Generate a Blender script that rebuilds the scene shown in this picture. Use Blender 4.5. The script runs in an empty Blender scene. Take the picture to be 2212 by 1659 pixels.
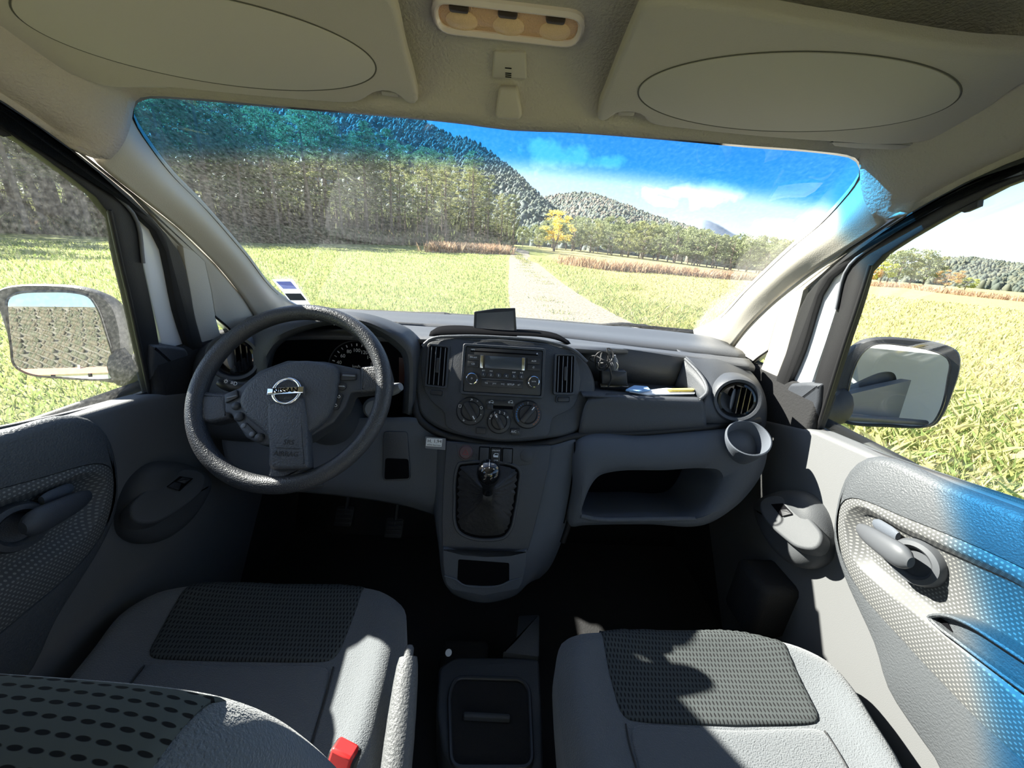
import bpy, bmesh, math, random
from mathutils import Vector, Matrix, noise
random.seed(7)
S = bpy.context.scene
C = S.collection

# ---------------------------------------------------------------- camera, sky, sun, exposure
# Van frame: camera at the origin, x to the passenger side, y forward, z up. Field at z = -1.42.
EX = Vector((0.99761196, -0.05630256, -0.04000494))
F = 800.0; HZ = 548.0
_h = Vector((0, -(HZ - 829.5), -F))
UP = EX.cross(_h).normalized()
if UP.y < 0: UP = -UP
FW = UP.cross(EX)
RM = Matrix((EX, FW, UP))                 # camera frame -> van frame
cam_d = bpy.data.cameras.new('camera'); cam = bpy.data.objects.new('camera', cam_d); C.objects.link(cam)
cam_d.sensor_fit = 'HORIZONTAL'; cam_d.sensor_width = 36; cam_d.lens = 36 * F / 2212
cam_d.clip_start = 0.02; cam_d.clip_end = 9000
cam.matrix_world = RM.to_4x4()
S.camera = cam

SUN = Vector((-0.742, 0.348, 0.573)).normalized()
sl = bpy.data.lights.new('sun', 'SUN'); sl.energy = 23; sl.angle = math.radians(0.6); sl.color = (1.0, 0.95, 0.86)
so = bpy.data.objects.new('sun', sl); C.objects.link(so)
so.rotation_euler = SUN.to_track_quat('Z', 'Y').to_euler()

W = bpy.data.worlds.new('sky'); S.world = W; W.use_nodes = True
wn = W.node_tree; wn.nodes.clear()
def wN(t, **k):
    n = wn.nodes.new(t)
    for a, b in k.items(): setattr(n, a, b)
    return n
wo = wN('ShaderNodeOutputWorld'); wb = wN('ShaderNodeBackground'); sk = wN('ShaderNodeTexSky')
sk.sky_type = 'NISHITA'; sk.sun_disc = False; sk.sun_elevation = math.asin(SUN.z)
sk.sun_rotation = math.atan2(SUN.x, SUN.y); sk.altitude = 600; sk.air_density = 1.0; sk.dust_density = 0.5; sk.ozone_density = 2.5
wb.inputs[1].default_value = 0.27
# a few small clouds, placed by direction
tc = wN('ShaderNodeTexCoord')
def cloud(dx, dz, rx, rz, prev):
    d = Vector((dx, 1, dz)).normalized()
    mp = wN('ShaderNodeVectorMath', operation='SUBTRACT'); mp.inputs[1].default_value = d
    wn.links.new(tc.outputs['Generated'], mp.inputs[0])
    sc_ = wN('ShaderNodeVectorMath', operation='MULTIPLY'); sc_.inputs[1].default_value = (1/rx, 1/rx, 1/rz)
    wn.links.new(mp.outputs[0], sc_.inputs[0])
    ln = wN('ShaderNodeVectorMath', operation='LENGTH'); wn.links.new(sc_.outputs[0], ln.inputs[0])
    nz = wN('ShaderNodeTexNoise'); nz.inputs['Scale'].default_value = 22; nz.inputs['Detail'].default_value = 6
    wn.links.new(tc.outputs['Generated'], nz.inputs['Vector'])
    ad = wN('ShaderNodeMath', operation='MULTIPLY_ADD'); ad.inputs[1].default_value = 2.4; wn.links.new(nz.outputs[0], ad.inputs[0]); wn.links.new(ln.outputs['Value'], ad.inputs[2])
    mr = wN('ShaderNodeMapRange'); mr.inputs[1].default_value = 2.0; mr.inputs[2].default_value = 1.55; mr.inputs[3].default_value = 0; mr.inputs[4].default_value = 1
    wn.links.new(ad.outputs[0], mr.inputs[0])
    if prev is None: return mr.outputs[0]
    mx = wN('ShaderNodeMath', operation='MAXIMUM'); wn.links.new(prev, mx.inputs[0]); wn.links.new(mr.outputs[0], mx.inputs[1])
    return mx.outputs[0]
cl = None
for a in ((.115, .225, .085, .04), (.235, .22, .06, .02), (.50, .165, .07, .035), (.42, .17, .06, .02)):
    cl = cloud(*a, cl)
mixc = wN('ShaderNodeMixRGB'); mixc.inputs[2].default_value = (5.6, 5.8, 6.0, 1)
wn.links.new(cl, mixc.inputs[0]); wn.links.new(sk.outputs[0], mixc.inputs[1])
wn.links.new(mixc.outputs[0], wb.inputs[0]); wn.links.new(wb.outputs[0], wo.inputs[0])

S.view_settings.view_transform = 'Standard'; S.view_settings.look = 'None'
S.view_settings.gamma = 1.0; S.view_settings.use_curve_mapping = False
S.view_settings.exposure = 0.25
cy = S.cycles
cy.use_denoising = True; cy.max_bounces = 7; cy.diffuse_bounces = 4; cy.glossy_bounces = 3
cy.transparent_max_bounces = 24; cy.transmission_bounces = 3; cy.use_adaptive_sampling = True
cy.adaptive_threshold = 0.02; cy.caustics_reflective = False; cy.caustics_refractive = False
cy.sample_clamp_indirect = 6

# ---------------------------------------------------------------- ray and plane helpers
def ray(px, py):
    return (RM @ Vector((px - 1106, 829.5 - py, -F))).normalized()
def P(px, py, X=None, Y=None, Z=None):
    d = ray(px, py)
    t = X / d.x if X is not None else Y / d.y if Y is not None else Z / d.z
    return d * t
class PL:
    def __init__(s, o, n, up=(0, 0, 1)):
        s.o = Vector(o); s.n = Vector(n).normalized()
        s.u = Vector(up).cross(s.n).normalized(); s.v = s.n.cross(s.u)
    def pt(s, px, py, off=0.0):
        d = ray(px, py); o = s.o + s.n * off
        return d * (o.dot(s.n) / d.dot(s.n))
    def loc(s, px, py, off=0.0):
        p = s.pt(px, py, off) - s.o
        return (p.dot(s.u), p.dot(s.v))
    def at(s, a, b, off=0.0):
        return s.o + s.u * a + s.v * b + s.n * off
    def L(s, pts, off=0.0):
        return [s.loc(x, y, off) for x, y in pts]

MIR = 1
def V3(p): return Vector((p[0] * MIR, p[1], p[2]))

def mesh(name, vs, fs, mat, parent=None, smooth=True, angle=40, solid=0, bev=0, recalc=True, mats=None, mi=None):
    me = bpy.data.meshes.new(name)
    vs = [V3(v) for v in vs]
    if MIR < 0: fs = [tuple(reversed(f)) for f in fs]
    me.from_pydata([tuple(v) for v in vs], [], fs)
    if recalc:
        b = bmesh.new(); b.from_mesh(me); bmesh.ops.remove_doubles(b, verts=b.verts, dist=1e-6)
        bmesh.ops.recalc_face_normals(b, faces=b.faces); b.to_mesh(me); b.free()
    if mats:
        for m in mats: me.materials.append(m)
        if mi: me.polygons.foreach_set('material_index', mi[:len(me.polygons)])
    elif mat: me.materials.append(mat)
    if smooth:
        me.shade_smooth()
        if angle < 180: me.set_sharp_from_angle(angle=math.radians(angle))
    o = bpy.data.objects.new(name, me); C.objects.link(o)
    if solid:
        m = o.modifiers.new('thickness', 'SOLIDIFY'); m.thickness = abs(solid); m.offset = -1 if solid > 0 else 1
    if bev:
        m = o.modifiers.new('bevel', 'BEVEL'); m.width = bev; m.segments = 2; m.limit_method = 'ANGLE'; m.angle_limit = math.radians(35)
    if parent: o.parent = parent; o.matrix_parent_inverse = parent.matrix_world.inverted()
    return o
class MB:
    """collects several pieces of ONE part"""
    def __init__(s): s.v = []; s.f = []; s.m = []
    def add(s, vf, mi=0):
        v, f = vf; k = len(s.v); s.v += [Vector(x) for x in v]; s.f += [tuple(i + k for i in q) for q in f]; s.m += [mi] * len(f); return s
    def build(s, name, mat, parent=None, mats=None, **k):
        if mats: return mesh(name, s.v, s.f, None, parent, mats=mats, mi=s.m, recalc=False, **k)
        return mesh(name, s.v, s.f, mat, parent, **k)

def cr(pts, n, closed=False):
    pts = [Vector(p) for p in pts]; m = len(pts)
    if m == 2: return [pts[0].lerp(pts[1], i / (n - 1)) for i in range(n)]
    dense = []; K = 12
    rng = m if closed else m - 1
    for i in range(rng):
        if closed: a, b, c, d = pts[(i-1) % m], pts[i], pts[(i+1) % m], pts[(i+2) % m]
        else:
            b, c = pts[i], pts[i+1]; a = pts[i-1] if i > 0 else b * 2 - c; d = pts[i+2] if i + 2 < m else c * 2 - b
        t1 = max((c - b).length, 1e-9)
        # centripetal-ish tangents
        la, lc = max((b - a).length, 1e-9), max((d - c).length, 1e-9)
        mb = ((b - a) / la * t1 + (c - b)) * 0.5 if la > 0 else (c - b)
        mc = ((c - b) + (d - c) / lc * t1) * 0.5
        for k in range(K):
            t = k / K; t2 = t * t; t3 = t2 * t
            dense.append(b * (2*t3 - 3*t2 + 1) + mb * (t3 - 2*t2 + t) + c * (-2*t3 + 3*t2) + mc * (t3 - t2))
    dense.append(pts[0].copy() if closed else pts[-1].copy())
    L = [0]
    for i in range(1, len(dense)): L.append(L[-1] + (dense[i] - dense[i-1]).length)
    tot = L[-1]; out = []; j = 0
    nn = n if closed else n - 1
    for i in range(n):
        s_ = tot * i / nn
        while j < len(L) - 2 and L[j+1] < s_: j += 1
        w = (s_ - L[j]) / max(L[j+1] - L[j], 1e-12)
        out.append(dense[j].lerp(dense[j+1], min(max(w, 0), 1)))
    return out
def rp(pts, r, k=5):
    """closed polygon with rounded corners; r scalar or list"""
    pts = [Vector((p[0], p[1])) for p in pts]; m = len(pts); out = []
    for i in range(m):
        p = pts[i]; a = pts[i-1] - p; b = pts[(i+1) % m] - p
        rr = r[i] if isinstance(r, (list, tuple)) else r
        rr = min(rr, a.length * .49, b.length * .49)
        if rr <= 1e-6: out.append(p); continue
        p0 = p + a.normalized() * rr; p2 = p + b.normalized() * rr
        for j in range(k + 1):
            t = j / k; out.append(p0 * (1-t)**2 + p * 2 * t * (1-t) + p2 * t * t)
    return out
def area2(p): return sum(p[i-1][0]*p[i][1] - p[i][0]*p[i-1][1] for i in range(len(p))) / 2
def inset(p, d):
    n = len(p); out = []; sg = 1 if area2(p) > 0 else -1
    for i in range(n):
        a = Vector(p[i-1][:2]); b = Vector(p[i][:2]); c = Vector(p[(i+1) % n][:2])
        e1 = (b - a); e2 = (c - b)
        if e1.length < 1e-9 or e2.length < 1e-9: out.append(b); continue
        n1 = Vector((-e1.y, e1.x)).normalized(); n2 = Vector((-e2.y, e2.x)).normalized()
        m = (n1 + n2); l = m.length
        m = n1 if l < 1e-6 else m / l
        out.append(b + m * (sg * d / max(m.dot(n1), 0.5)))
    return out
def plateVF(pl, p2, back, front, b=0.0015, seg=2, backcap=True):
    rings = [(p2, back)]
    if b > 0:
        for k in range(seg + 1):
            a = math.pi / 2 * k / seg
            rings.append((inset(p2, b * (1 - math.cos(a))), front - b * (1 - math.sin(a))))
    else: rings.append((p2, front))
    n = len(p2); v = []; f = []
    for q, off in rings: v += [pl.at(x[0], x[1], off) for x in q]
    for r in range(len(rings) - 1):
        for i in range(n):
            j = (i + 1) % n; f.append((r*n+i, r*n+j, (r+1)*n+j, (r+1)*n+i))
    f.append(tuple((len(rings)-1)*n + i for i in range(n)))
    if backcap: f.append(tuple(reversed(range(n))))
    return v, f
def plate(name, pl, p2, back, front, mat, parent=None, b=0.0015, **k):
    return mesh(name, *plateVF(pl, p2, back, front, b), mat, parent, **k)
def ringVF(pl, po, pi, back, front, n=None, b=0.001):
    """flat ring between two closed outlines with the same number of points"""
    v = []; f = []; n = len(po)
    prof = [(po, back), (po, front - b), (inset(po, b), front), (inset(pi, -b), front), (pi, front - b), (pi, back)]
    for q, off in prof: v += [pl.at(x[0], x[1], off) for x in q]
    R_ = len(prof)
    for r in range(R_):
        for i in range(n):
            j = (i + 1) % n; s_ = (r + 1) % R_
            f.append((r*n+i, r*n+j, s_*n+j, s_*n+i))
    return v, f
def frame_(name, pl, po, pi, back, front, mat, parent=None, **k): return mesh(name, *ringVF(pl, po, pi, back, front), mat, parent, **k)
def bowlVF(pl, p2, front, depth, taper=0.0):
    n = len(p2); q = inset(p2, taper)
    v = [pl.at(x[0], x[1], front) for x in p2] + [pl.at(x[0], x[1], front - depth) for x in q]
    f = [(i, (i+1) % n, n + (i+1) % n, n + i) for i in range(n)] + [tuple(n + i for i in range(n))]
    return v, f
def ell(cx, cy, a, b, rot=0, n=48):
    c, s_ = math.cos(rot), math.sin(rot)
    return [Vector((cx + a*math.cos(t)*c - b*math.sin(t)*s_, cy + a*math.cos(t)*s_ + b*math.sin(t)*c)) for t in (2*math.pi*i/n for i in range(n))]
def rrect(cx, cy, w, h, r, rot=0):
    c, s_ = math.cos(rot), math.sin(rot)
    q = rp([(-w/2, -h/2), (w/2, -h/2), (w/2, h/2), (-w/2, h/2)], r)
    return [Vector((cx + x*c - y*s_, cy + x*s_ + y*c)) for x, y in q]
def loftVF(rows, nu, nv, smooth_v=True, close_u=False):
    R_ = [cr(r, nu, close_u) for r in rows]
    if nv:
        cols = [cr([r[i] for r in R_], nv) if smooth_v else None for i in range(nu)]
        g = [[cols[i][j] for i in range(nu)] for j in range(nv)]
    else: g = R_
    v = [p for r in g for p in r]; m = len(g); f = []
    for j in range(m - 1):
        for i in range(nu if close_u else nu - 1):
            k = (i + 1) % nu; f.append((j*nu+i, j*nu+k, (j+1)*nu+k, (j+1)*nu+i))
    return v, f
def loft(name, rows, nu, nv, mat, parent=None, solid=0.004, close_u=False, toward=Vector((0, 0, 0)), **k):
    v, f = loftVF(rows, nu, nv, close_u=close_u)
    # orient towards the cabin
    q = f[len(f)//2]; n = (Vector(v[q[1]]) - Vector(v[q[0]])).cross(Vector(v[q[2]]) - Vector(v[q[0]]))
    if n.dot(toward - Vector(v[q[0]])) < 0: f = [tuple(reversed(x)) for x in f]
    return mesh(name, v, f, mat, parent, recalc=False, solid=solid, **k)
def tubeVF(pts, r, n=10, closed=False, cap=True, flat=1.0, upv=None):
    pts = [Vector(p) for p in pts]; m = len(pts); v = []; f = []
    rr = r if isinstance(r, (list, tuple)) else [r] * m
    prev = None
    for i in range(m):
        a = pts[i-1] if (i > 0 or closed) else pts[i]; b = pts[(i+1) % m] if (i < m-1 or closed) else pts[i]
        t = (b - a).normalized()
        if prev is None:
            u = Vector(upv) if upv else (Vector((0, 0, 1)) if abs(t.z) < .9 else Vector((0, 1, 0)))
            prev = (u - t * u.dot(t)).normalized()
        else: prev = (prev - t * prev.dot(t)).normalized()
        w = t.cross(prev)
        for k in range(n):
            a_ = 2 * math.pi * k / n
            v.append(pts[i] + (prev * math.cos(a_) * flat + w * math.sin(a_)) * rr[i])
    for i in range(m if closed else m - 1):
        j = (i + 1) % m
        for k in range(n):
            l = (k + 1) % n; f.append((i*n+k, i*n+l, j*n+l, j*n+k))
    if cap and not closed: f += [tuple(reversed(range(n))), tuple((m-1)*n + k for k in range(n))]
    return v, f
def tube(name, pts, r, mat, parent=None, n=10, closed=False, **k):
    return mesh(name, *tubeVF(pts, r, n, closed, **{a: k.pop(a) for a in ('flat', 'upv', 'cap') if a in k}), mat, parent, **k)
def latheVF(o, ax, prof, n=32, u=None):
    """prof: (radius, height along ax)"""
    ax = Vector(ax).normalized(); u = Vector(u) if u else (Vector((1, 0, 0)) if abs(ax.x) < .9 else Vector((0, 1, 0)))
    u = (u - ax * u.dot(ax)).normalized(); w = ax.cross(u); v = []; f = []
    for r, h in prof:
        for k in range(n):
            a = 2*math.pi*k/n; v.append(Vector(o) + ax*h + (u*math.cos(a) + w*math.sin(a))*r)
    for i in range(len(prof) - 1):
        for k in range(n):
            l = (k+1) % n; f.append((i*n+k, i*n+l, (i+1)*n+l, (i+1)*n+k))
    f += [tuple(reversed(range(n))), tuple((len(prof)-1)*n + k for k in range(n))]
    return v, f
def boxVF(o, x, y, z, hx, hy, hz):
    """oriented box, half sizes"""
    x, y, z = Vector(x), Vector(y), Vector(z); o = Vector(o)
    v = [o + x*hx*a + y*hy*b + z*hz*c for a in (-1, 1) for b in (-1, 1) for c in (-1, 1)]
    return v, [(0,1,3,2), (4,6,7,5), (0,4,5,1), (2,3,7,6), (0,2,6,4), (1,5,7,3)]
AX, AY, AZ = Vector((1,0,0)), Vector((0,1,0)), Vector((0,0,1))
def thing(name, label, cat, loc=(0, 0, 0), group=None):
    o = bpy.data.objects.new(name, None); C.objects.link(o); o.location = loc; o.empty_display_size = .05
    o['label'] = label; o['category'] = cat
    if group: o['group'] = group
    bpy.context.view_layer.update()
    return o
def tag(o, label, cat, group=None):
    o['label'] = label; o['category'] = cat
    if group: o['group'] = group
    return o
def struct(o, label=None):
    o['kind'] = 'structure'
    if label: o['label'] = label
    return o
def textVF(s, size, pl, a, b, rot=0, depth=0.0004, off=0.0, bold=0, sx=1.0):
    cu = bpy.data.curves.new('t', 'FONT'); cu.body = s; cu.size = size; cu.align_x = 'CENTER'; cu.align_y = 'CENTER'; cu.extrude = depth / 2; cu.offset = bold; cu.resolution_u = 3
    ob = bpy.data.objects.new('t', cu); me = bpy.data.meshes.new_from_object(ob)
    c, s_ = math.cos(rot), math.sin(rot)
    v = []
    for q in me.vertices:
        x, y = q.co.x * sx, q.co.y
        v.append(pl.at(a + x*c - y*s_, b + x*s_ + y*c, off + q.co.z + depth/2))
    f = [tuple(p.vertices) for p in me.polygons]
    bpy.data.objects.remove(ob); bpy.data.curves.remove(cu); bpy.data.meshes.remove(me)
    return v, f

# ---------------------------------------------------------------- materials
def mat(name, col, rough=.6, metal=0, bump=0, bscale=400, spec=.5, var=0, vscale=8, col2=None, emit=None, coat=0, bdetail=2, sheen=0):
    m = bpy.data.materials.new(name); m.use_nodes = True; nt = m.node_tree; p = nt.nodes['Principled BSDF']
    p.inputs['Base Color'].default_value = (*col, 1); p.inputs['Roughness'].default_value = rough; p.inputs['Metallic'].default_value = metal
    p.inputs['Specular IOR Level'].default_value = spec
    if coat: p.inputs['Coat Weight'].default_value = coat
    if sheen: p.inputs['Sheen Weight'].default_value = sheen
    if emit: p.inputs['Emission Color'].default_value = (*emit[0], 1); p.inputs['Emission Strength'].default_value = emit[1]
    g = nt.nodes.new('ShaderNodeTexCoord')
    if bump:
        nz = nt.nodes.new('ShaderNodeTexNoise'); nz.inputs['Scale'].default_value = bscale; nz.inputs['Detail'].default_value = bdetail
        nt.links.new(g.outputs['Object'], nz.inputs['Vector'])
        bp = nt.nodes.new('ShaderNodeBump'); bp.inputs['Strength'].default_value = bump; bp.inputs['Distance'].default_value = .002
        nt.links.new(nz.outputs[0], bp.inputs['Height']); nt.links.new(bp.outputs[0], p.inputs['Normal'])
    if var or col2:
        n2 = nt.nodes.new('ShaderNodeTexNoise'); n2.inputs['Scale'].default_value = vscale; n2.inputs['Detail'].default_value = 4
        nt.links.new(g.outputs['Object'], n2.inputs['Vector'])
        r = nt.nodes.new('ShaderNodeMapRange'); r.inputs[1].default_value = .35; r.inputs[2].default_value = .65
        nt.links.new(n2.outputs[0], r.inputs[0])
        mx = nt.nodes.new('ShaderNodeMixRGB'); mx.inputs[1].default_value = (*col, 1)
        mx.inputs[2].default_value = (*(col2 or [c*(1+var) for c in col]), 1)
        nt.links.new(r.outputs[0], mx.inputs[0]); nt.links.new(mx.outputs[0], p.inputs['Base Color'])
    return m
def M_(nt, op, a, b=None, c=None):
    n = nt.nodes.new('ShaderNodeMath'); n.operation = op
    for i, x in enumerate((a, b, c)):
        if x is None: continue
        if isinstance(x, (int, float)): n.inputs[i].default_value = x
        else: nt.links.new(x, n.inputs[i])
    return n.outputs[0]
def slit_mat(name, base, dark, pu, pv, au='X', av='Y', hw=.2, hh=.36, bump=.6, rough=.85):
    """fabric or plastic with a staggered pattern of short slits or dots"""
    m = mat(name, base, rough, spec=.25); nt = m.node_tree; p = nt.nodes['Principled BSDF']
    g = nt.nodes.new('ShaderNodeTexCoord'); sp = nt.nodes.new('ShaderNodeSeparateXYZ'); nt.links.new(g.outputs['Object'], sp.inputs[0])
    v = M_(nt, 'DIVIDE', sp.outputs[av], pv); row = M_(nt, 'FLOOR', v)
    par = M_(nt, 'MULTIPLY', M_(nt, 'FLOORED_MODULO', row, 2.0), .5)
    u = M_(nt, 'ADD', M_(nt, 'DIVIDE', sp.outputs[au], pu), par)
    du = M_(nt, 'ABSOLUTE', M_(nt, 'SUBTRACT', M_(nt, 'FRACT', u), .5)); dv = M_(nt, 'ABSOLUTE', M_(nt, 'SUBTRACT', M_(nt, 'FRACT', v), .5))
    e = M_(nt, 'ADD', M_(nt, 'POWER', M_(nt, 'DIVIDE', du, hw), 2.0), M_(nt, 'POWER', M_(nt, 'DIVIDE', dv, hh), 2.0))
    r = nt.nodes.new('ShaderNodeMapRange'); r.inputs[1].default_value = 1.25; r.inputs[2].default_value = .8; nt.links.new(e, r.inputs[0])
    mx = nt.nodes.new('ShaderNodeMixRGB'); mx.inputs[1].default_value = (*base, 1); mx.inputs[2].default_value = (*dark, 1)
    nt.links.new(r.outputs[0], mx.inputs[0]); nt.links.new(mx.outputs[0], p.inputs['Base Color'])
    bp = nt.nodes.new('ShaderNodeBump'); bp.inputs['Strength'].default_value = bump; bp.inputs['Distance'].default_value = .002; bp.invert = True
    nt.links.new(r.outputs[0], bp.inputs['Height']); nt.links.new(bp.outputs[0], p.inputs['Normal'])
    return m
def glass_mat(name, tint=(.97, .985, .98), band=None, dust=0.0, refl=.05):
    m = bpy.data.materials.new(name); m.use_nodes = True; nt = m.node_tree; nt.nodes.clear()
    o = nt.nodes.new('ShaderNodeOutputMaterial'); t = nt.nodes.new('ShaderNodeBsdfTransparent'); g = nt.nodes.new('ShaderNodeBsdfGlossy')
    g.inputs['Roughness'].default_value = .0; t.inputs[0].default_value = (*tint, 1)
    tc_ = nt.nodes.new('ShaderNodeTexCoord')
    if band:
        sp = nt.nodes.new('ShaderNodeSeparateXYZ'); nt.links.new(tc_.outputs['Object'], sp.inputs[0])
        # the dyed band sags slightly towards the pillars
        x2 = M_(nt, 'MULTIPLY', sp.outputs['X'], sp.outputs['X'])
        h = M_(nt, 'ADD', sp.outputs['Z'], M_(nt, 'MULTIPLY', x2, .06))
        r = nt.nodes.new('ShaderNodeMapRange'); r.interpolation_type = 'SMOOTHSTEP'; r.inputs[1].default_value = band[0]; r.inputs[2].default_value = band[1]; nt.links.new(h, r.inputs[0])
        mx = nt.nodes.new('ShaderNodeMixRGB'); mx.inputs[1].default_value = (*tint, 1); mx.inputs[2].default_value = (*band[2], 1)
        nt.links.new(r.outputs[0], mx.inputs[0]); nt.links.new(mx.outputs[0], t.inputs[0])
    lw = nt.nodes.new('ShaderNodeLayerWeight'); lw.inputs[0].default_value = .5
    fac = M_(nt, 'ADD', refl, M_(nt, 'MULTIPLY', M_(nt, 'POWER', lw.outputs['Facing'], 4.0), .6))
    mx2 = nt.nodes.new('ShaderNodeMixShader'); nt.links.new(fac, mx2.inputs[0]); nt.links.new(t.outputs[0], mx2.inputs[1]); nt.links.new(g.outputs[0], mx2.inputs[2])
    last = mx2.outputs[0]
    if dust:
        nz = nt.nodes.new('ShaderNodeTexNoise'); nz.inputs['Scale'].default_value = 160; nz.inputs['Detail'].default_value = 6; nt.links.new(tc_.outputs['Object'], nz.inputs['Vector'])
        n3 = nt.nodes.new('ShaderNodeTexNoise'); n3.inputs['Scale'].default_value = 5; nt.links.new(tc_.outputs['Object'], n3.inputs['Vector'])
        k = M_(nt, 'MULTIPLY', M_(nt, 'MULTIPLY', M_(nt, 'POWER', nz.outputs[0], 3.0), n3.outputs[0]), dust * 8)
        df = nt.nodes.new('ShaderNodeBsdfTranslucent'); df.inputs[0].default_value = (.8, .8, .76, 1)
        m3 = nt.nodes.new('ShaderNodeMixShader'); nt.links.new(k, m3.inputs[0]); nt.links.new(last, m3.inputs[1]); nt.links.new(df.outputs[0], m3.inputs[2]); last = m3.outputs[0]
    nt.links.new(last, o.inputs[0]); return m

m_black = mat('black_rubber', (.012, .012, .013), .55, bump=.25, bscale=900)
m_deep = mat('deep_black', (.006, .006, .007), .9, spec=.02)  # also put on plates that stand for shade inside slots and openings
m_dash = mat('dark_dash_plastic', (.048, .053, .062), .5, bump=.35, bscale=700)
m_dashtop = mat('dash_top_plastic', (.085, .09, .1), .42, bump=.5, bscale=800)
m_grey = mat('grey_lower_plastic', (.090, .102, .122), .6, bump=.3, bscale=700, spec=.3)
m_side = mat('light_door_plastic', (.125, .128, .13), .6, bump=.25, bscale=700)
m_beige = mat('pillar_beige', (.56, .53, .46), .65, bump=.15, bscale=500)
m_head = mat('headliner_cloth', (.56, .50, .44), .95, bump=.9, bscale=260, bdetail=5, spec=.1)
m_visor = mat('visor_vinyl', (.55, .495, .44), .75, bump=.2, bscale=600, spec=.2)
m_visor2 = mat('visor_panel', (.60, .55, .495), .8, bump=.1, bscale=600, spec=.15)
m_white = mat('white_paint', (.82, .83, .84), .25, coat=.6)
m_seat = mat('grey_seat_cloth', (.13, .141, .152), .95, bump=1.0, bscale=520, spec=.15, sheen=.3)
m_seatd = slit_mat('dark_mesh_cloth', (.058, .066, .067), (.012, .012, .013), .0065, .0085)
m_meshbig = slit_mat('dark_mesh_cloth_back', (.07, .078, .072), (.004, .004, .004), .0085, .0065, au='X', av='Y', hw=.36, hh=.17)
m_rim = mat('steering_rim_vinyl', (.045, .047, .052), .36, bump=.6, bscale=420, spec=.5)
m_hub = mat('hub_vinyl', (.065, .07, .08), .5, bump=.9, bscale=330)
m_chrome = mat('chrome', (.85, .86, .87), .1, metal=1)
m_btn = mat('button_plastic', (.028, .029, .032), .4)
m_gloss = mat('gloss_black', (.008, .008, .009), .08, coat=.5)
m_mark = mat('white_marking', (.85, .86, .87), .6)
m_markd = mat('moulded_marking', (.012, .013, .015), .6)
m_floor = mat('floor_rubber', (.012, .012, .013), .9, bump=.6, bscale=200)
m_pod = mat('pod_plastic', (.065, .069, .074), .6, bump=.2, bscale=700, spec=.3)
m_handle = mat('handle_plastic', (.075, .08, .088), .5, spec=.35)
m_silver = mat('silver_plastic', (.17, .18, .20), .5, metal=.1)
m_red = mat('red_buckle_plastic', (.65, .03, .03), .3)
m_mirror = mat('mirror_silver', (.92, .93, .94), .0, metal=1)
m_screen = mat('dark_screen', (.055, .07, .09), .15, coat=.3)  # base raised to stand for the reflection on the navigation screen
m_amber = mat('amber_lens', (.85, .50, .27), .25, bump=.8, bscale=500, coat=.4)
m_clear = mat('pale_lamp_bezel', (.85, .72, .66), .2, coat=.5)
m_paper = mat('paper', (.8, .82, .84), .8)
m_blue = mat('blue_print', (.25, .45, .75), .8)
m_mesh_d = slit_mat('door_dot_plastic', (.085, .087, .087), (.22, .22, .21), .0062, .005, au='Y', av='Z', hw=.26, hh=.24, bump=.2, rough=.5)
m_insert = mat('door_insert_vinyl', (.072, .078, .084), .5, bump=.7, bscale=330)
m_glass = glass_mat('side_glass', dust=.012)
m_glassd = glass_mat('side_glass_dusty', dust=.018)
m_ws = glass_mat('windshield_glass', band=(.126, .156, (.22, .62, .93)), dust=.02)

# ================================================================ THE VAN
WS = PL((0, 1.22, -.205), (0, -.562, -.827))
G = PL((.735, 0, -.32), (-1, 0, -.25))
D = PL((.70, 0, -.32), (-1, 0, 0))
Cp = PL((0, .86, -.188), (0, -.905, .427))           # centre stack face

# ---- windshield
ws_r = [(1075, 262), (1200, 268), (1400, 282), (1600, 300), (1800, 318), (1866, 328), (1880, 372), (1850, 430), (1786, 498), (1726, 550), (1636, 636), (1560, 712), (1530, 740)]
wl = [WS.loc(*p) for p in ws_r]
u0 = wl[0][0]
half = [(abs(a), b) for a, b in wl]
half[0] = (0, half[0][1])
poly = half + [(0, half[-1][1])] + [(-a, b) for a, b in reversed(half)][:-1]
w1 = plate('window_1', WS, poly, -.005, 0, m_ws, b=0)
struct(w1, 'windshield with a blue sun band along its top')
# black printed edge of the glass
edge = half[:]
ow = [Vector(p) for p in edge]
A_r = [(1075, 272), (1200, 278), (1400, 292), (1600, 310), (1800, 327), (1845, 336), (1860, 350), (1863, 372), (1852, 396), (1835, 419), (1773, 486), (1712, 536), (1620, 622), (1540, 700), (1498, 719)]
def half2(pts, pl):
    q = [pl.loc(*p) for p in pts]; return [(abs(a), b) for a, b in q]
Aq = half2(A_r, WS)
inn = cr([Vector((a, b, 0)) for a, b in Aq], 60)
def offc(c, d):
    out = []
    for i in range(len(c)):
        t = (c[min(i+1, len(c)-1)] - c[max(i-1, 0)]).normalized(); out.append(c[i] + Vector((-t.y, t.x, 0)) * d)
    return out
outc = offc(inn, .016); outc[0].x = 0; outc0 = offc(inn, -.004); outc0[0].x = 0
for s in (1, -1):
    MIR = s
    pass
MIR = 1
o_ = [Vector((-p.x, p.y, 0)) for p in reversed(outc)][:-1] + outc
i_ = [Vector((-p.x, p.y, 0)) for p in reversed(outc0)][:-1] + outc0
v = [WS.at(p.x, p.y, .0012) for p in o_] + [WS.at(p.x, p.y, .0012) for p in i_]
n = len(o_)
struct(mesh('trim_1', v, [(i, i+1, n+i+1, n+i) for i in range(n-1)], m_gloss, recalc=False, solid=.001), 'black printed border of the windshield')

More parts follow.
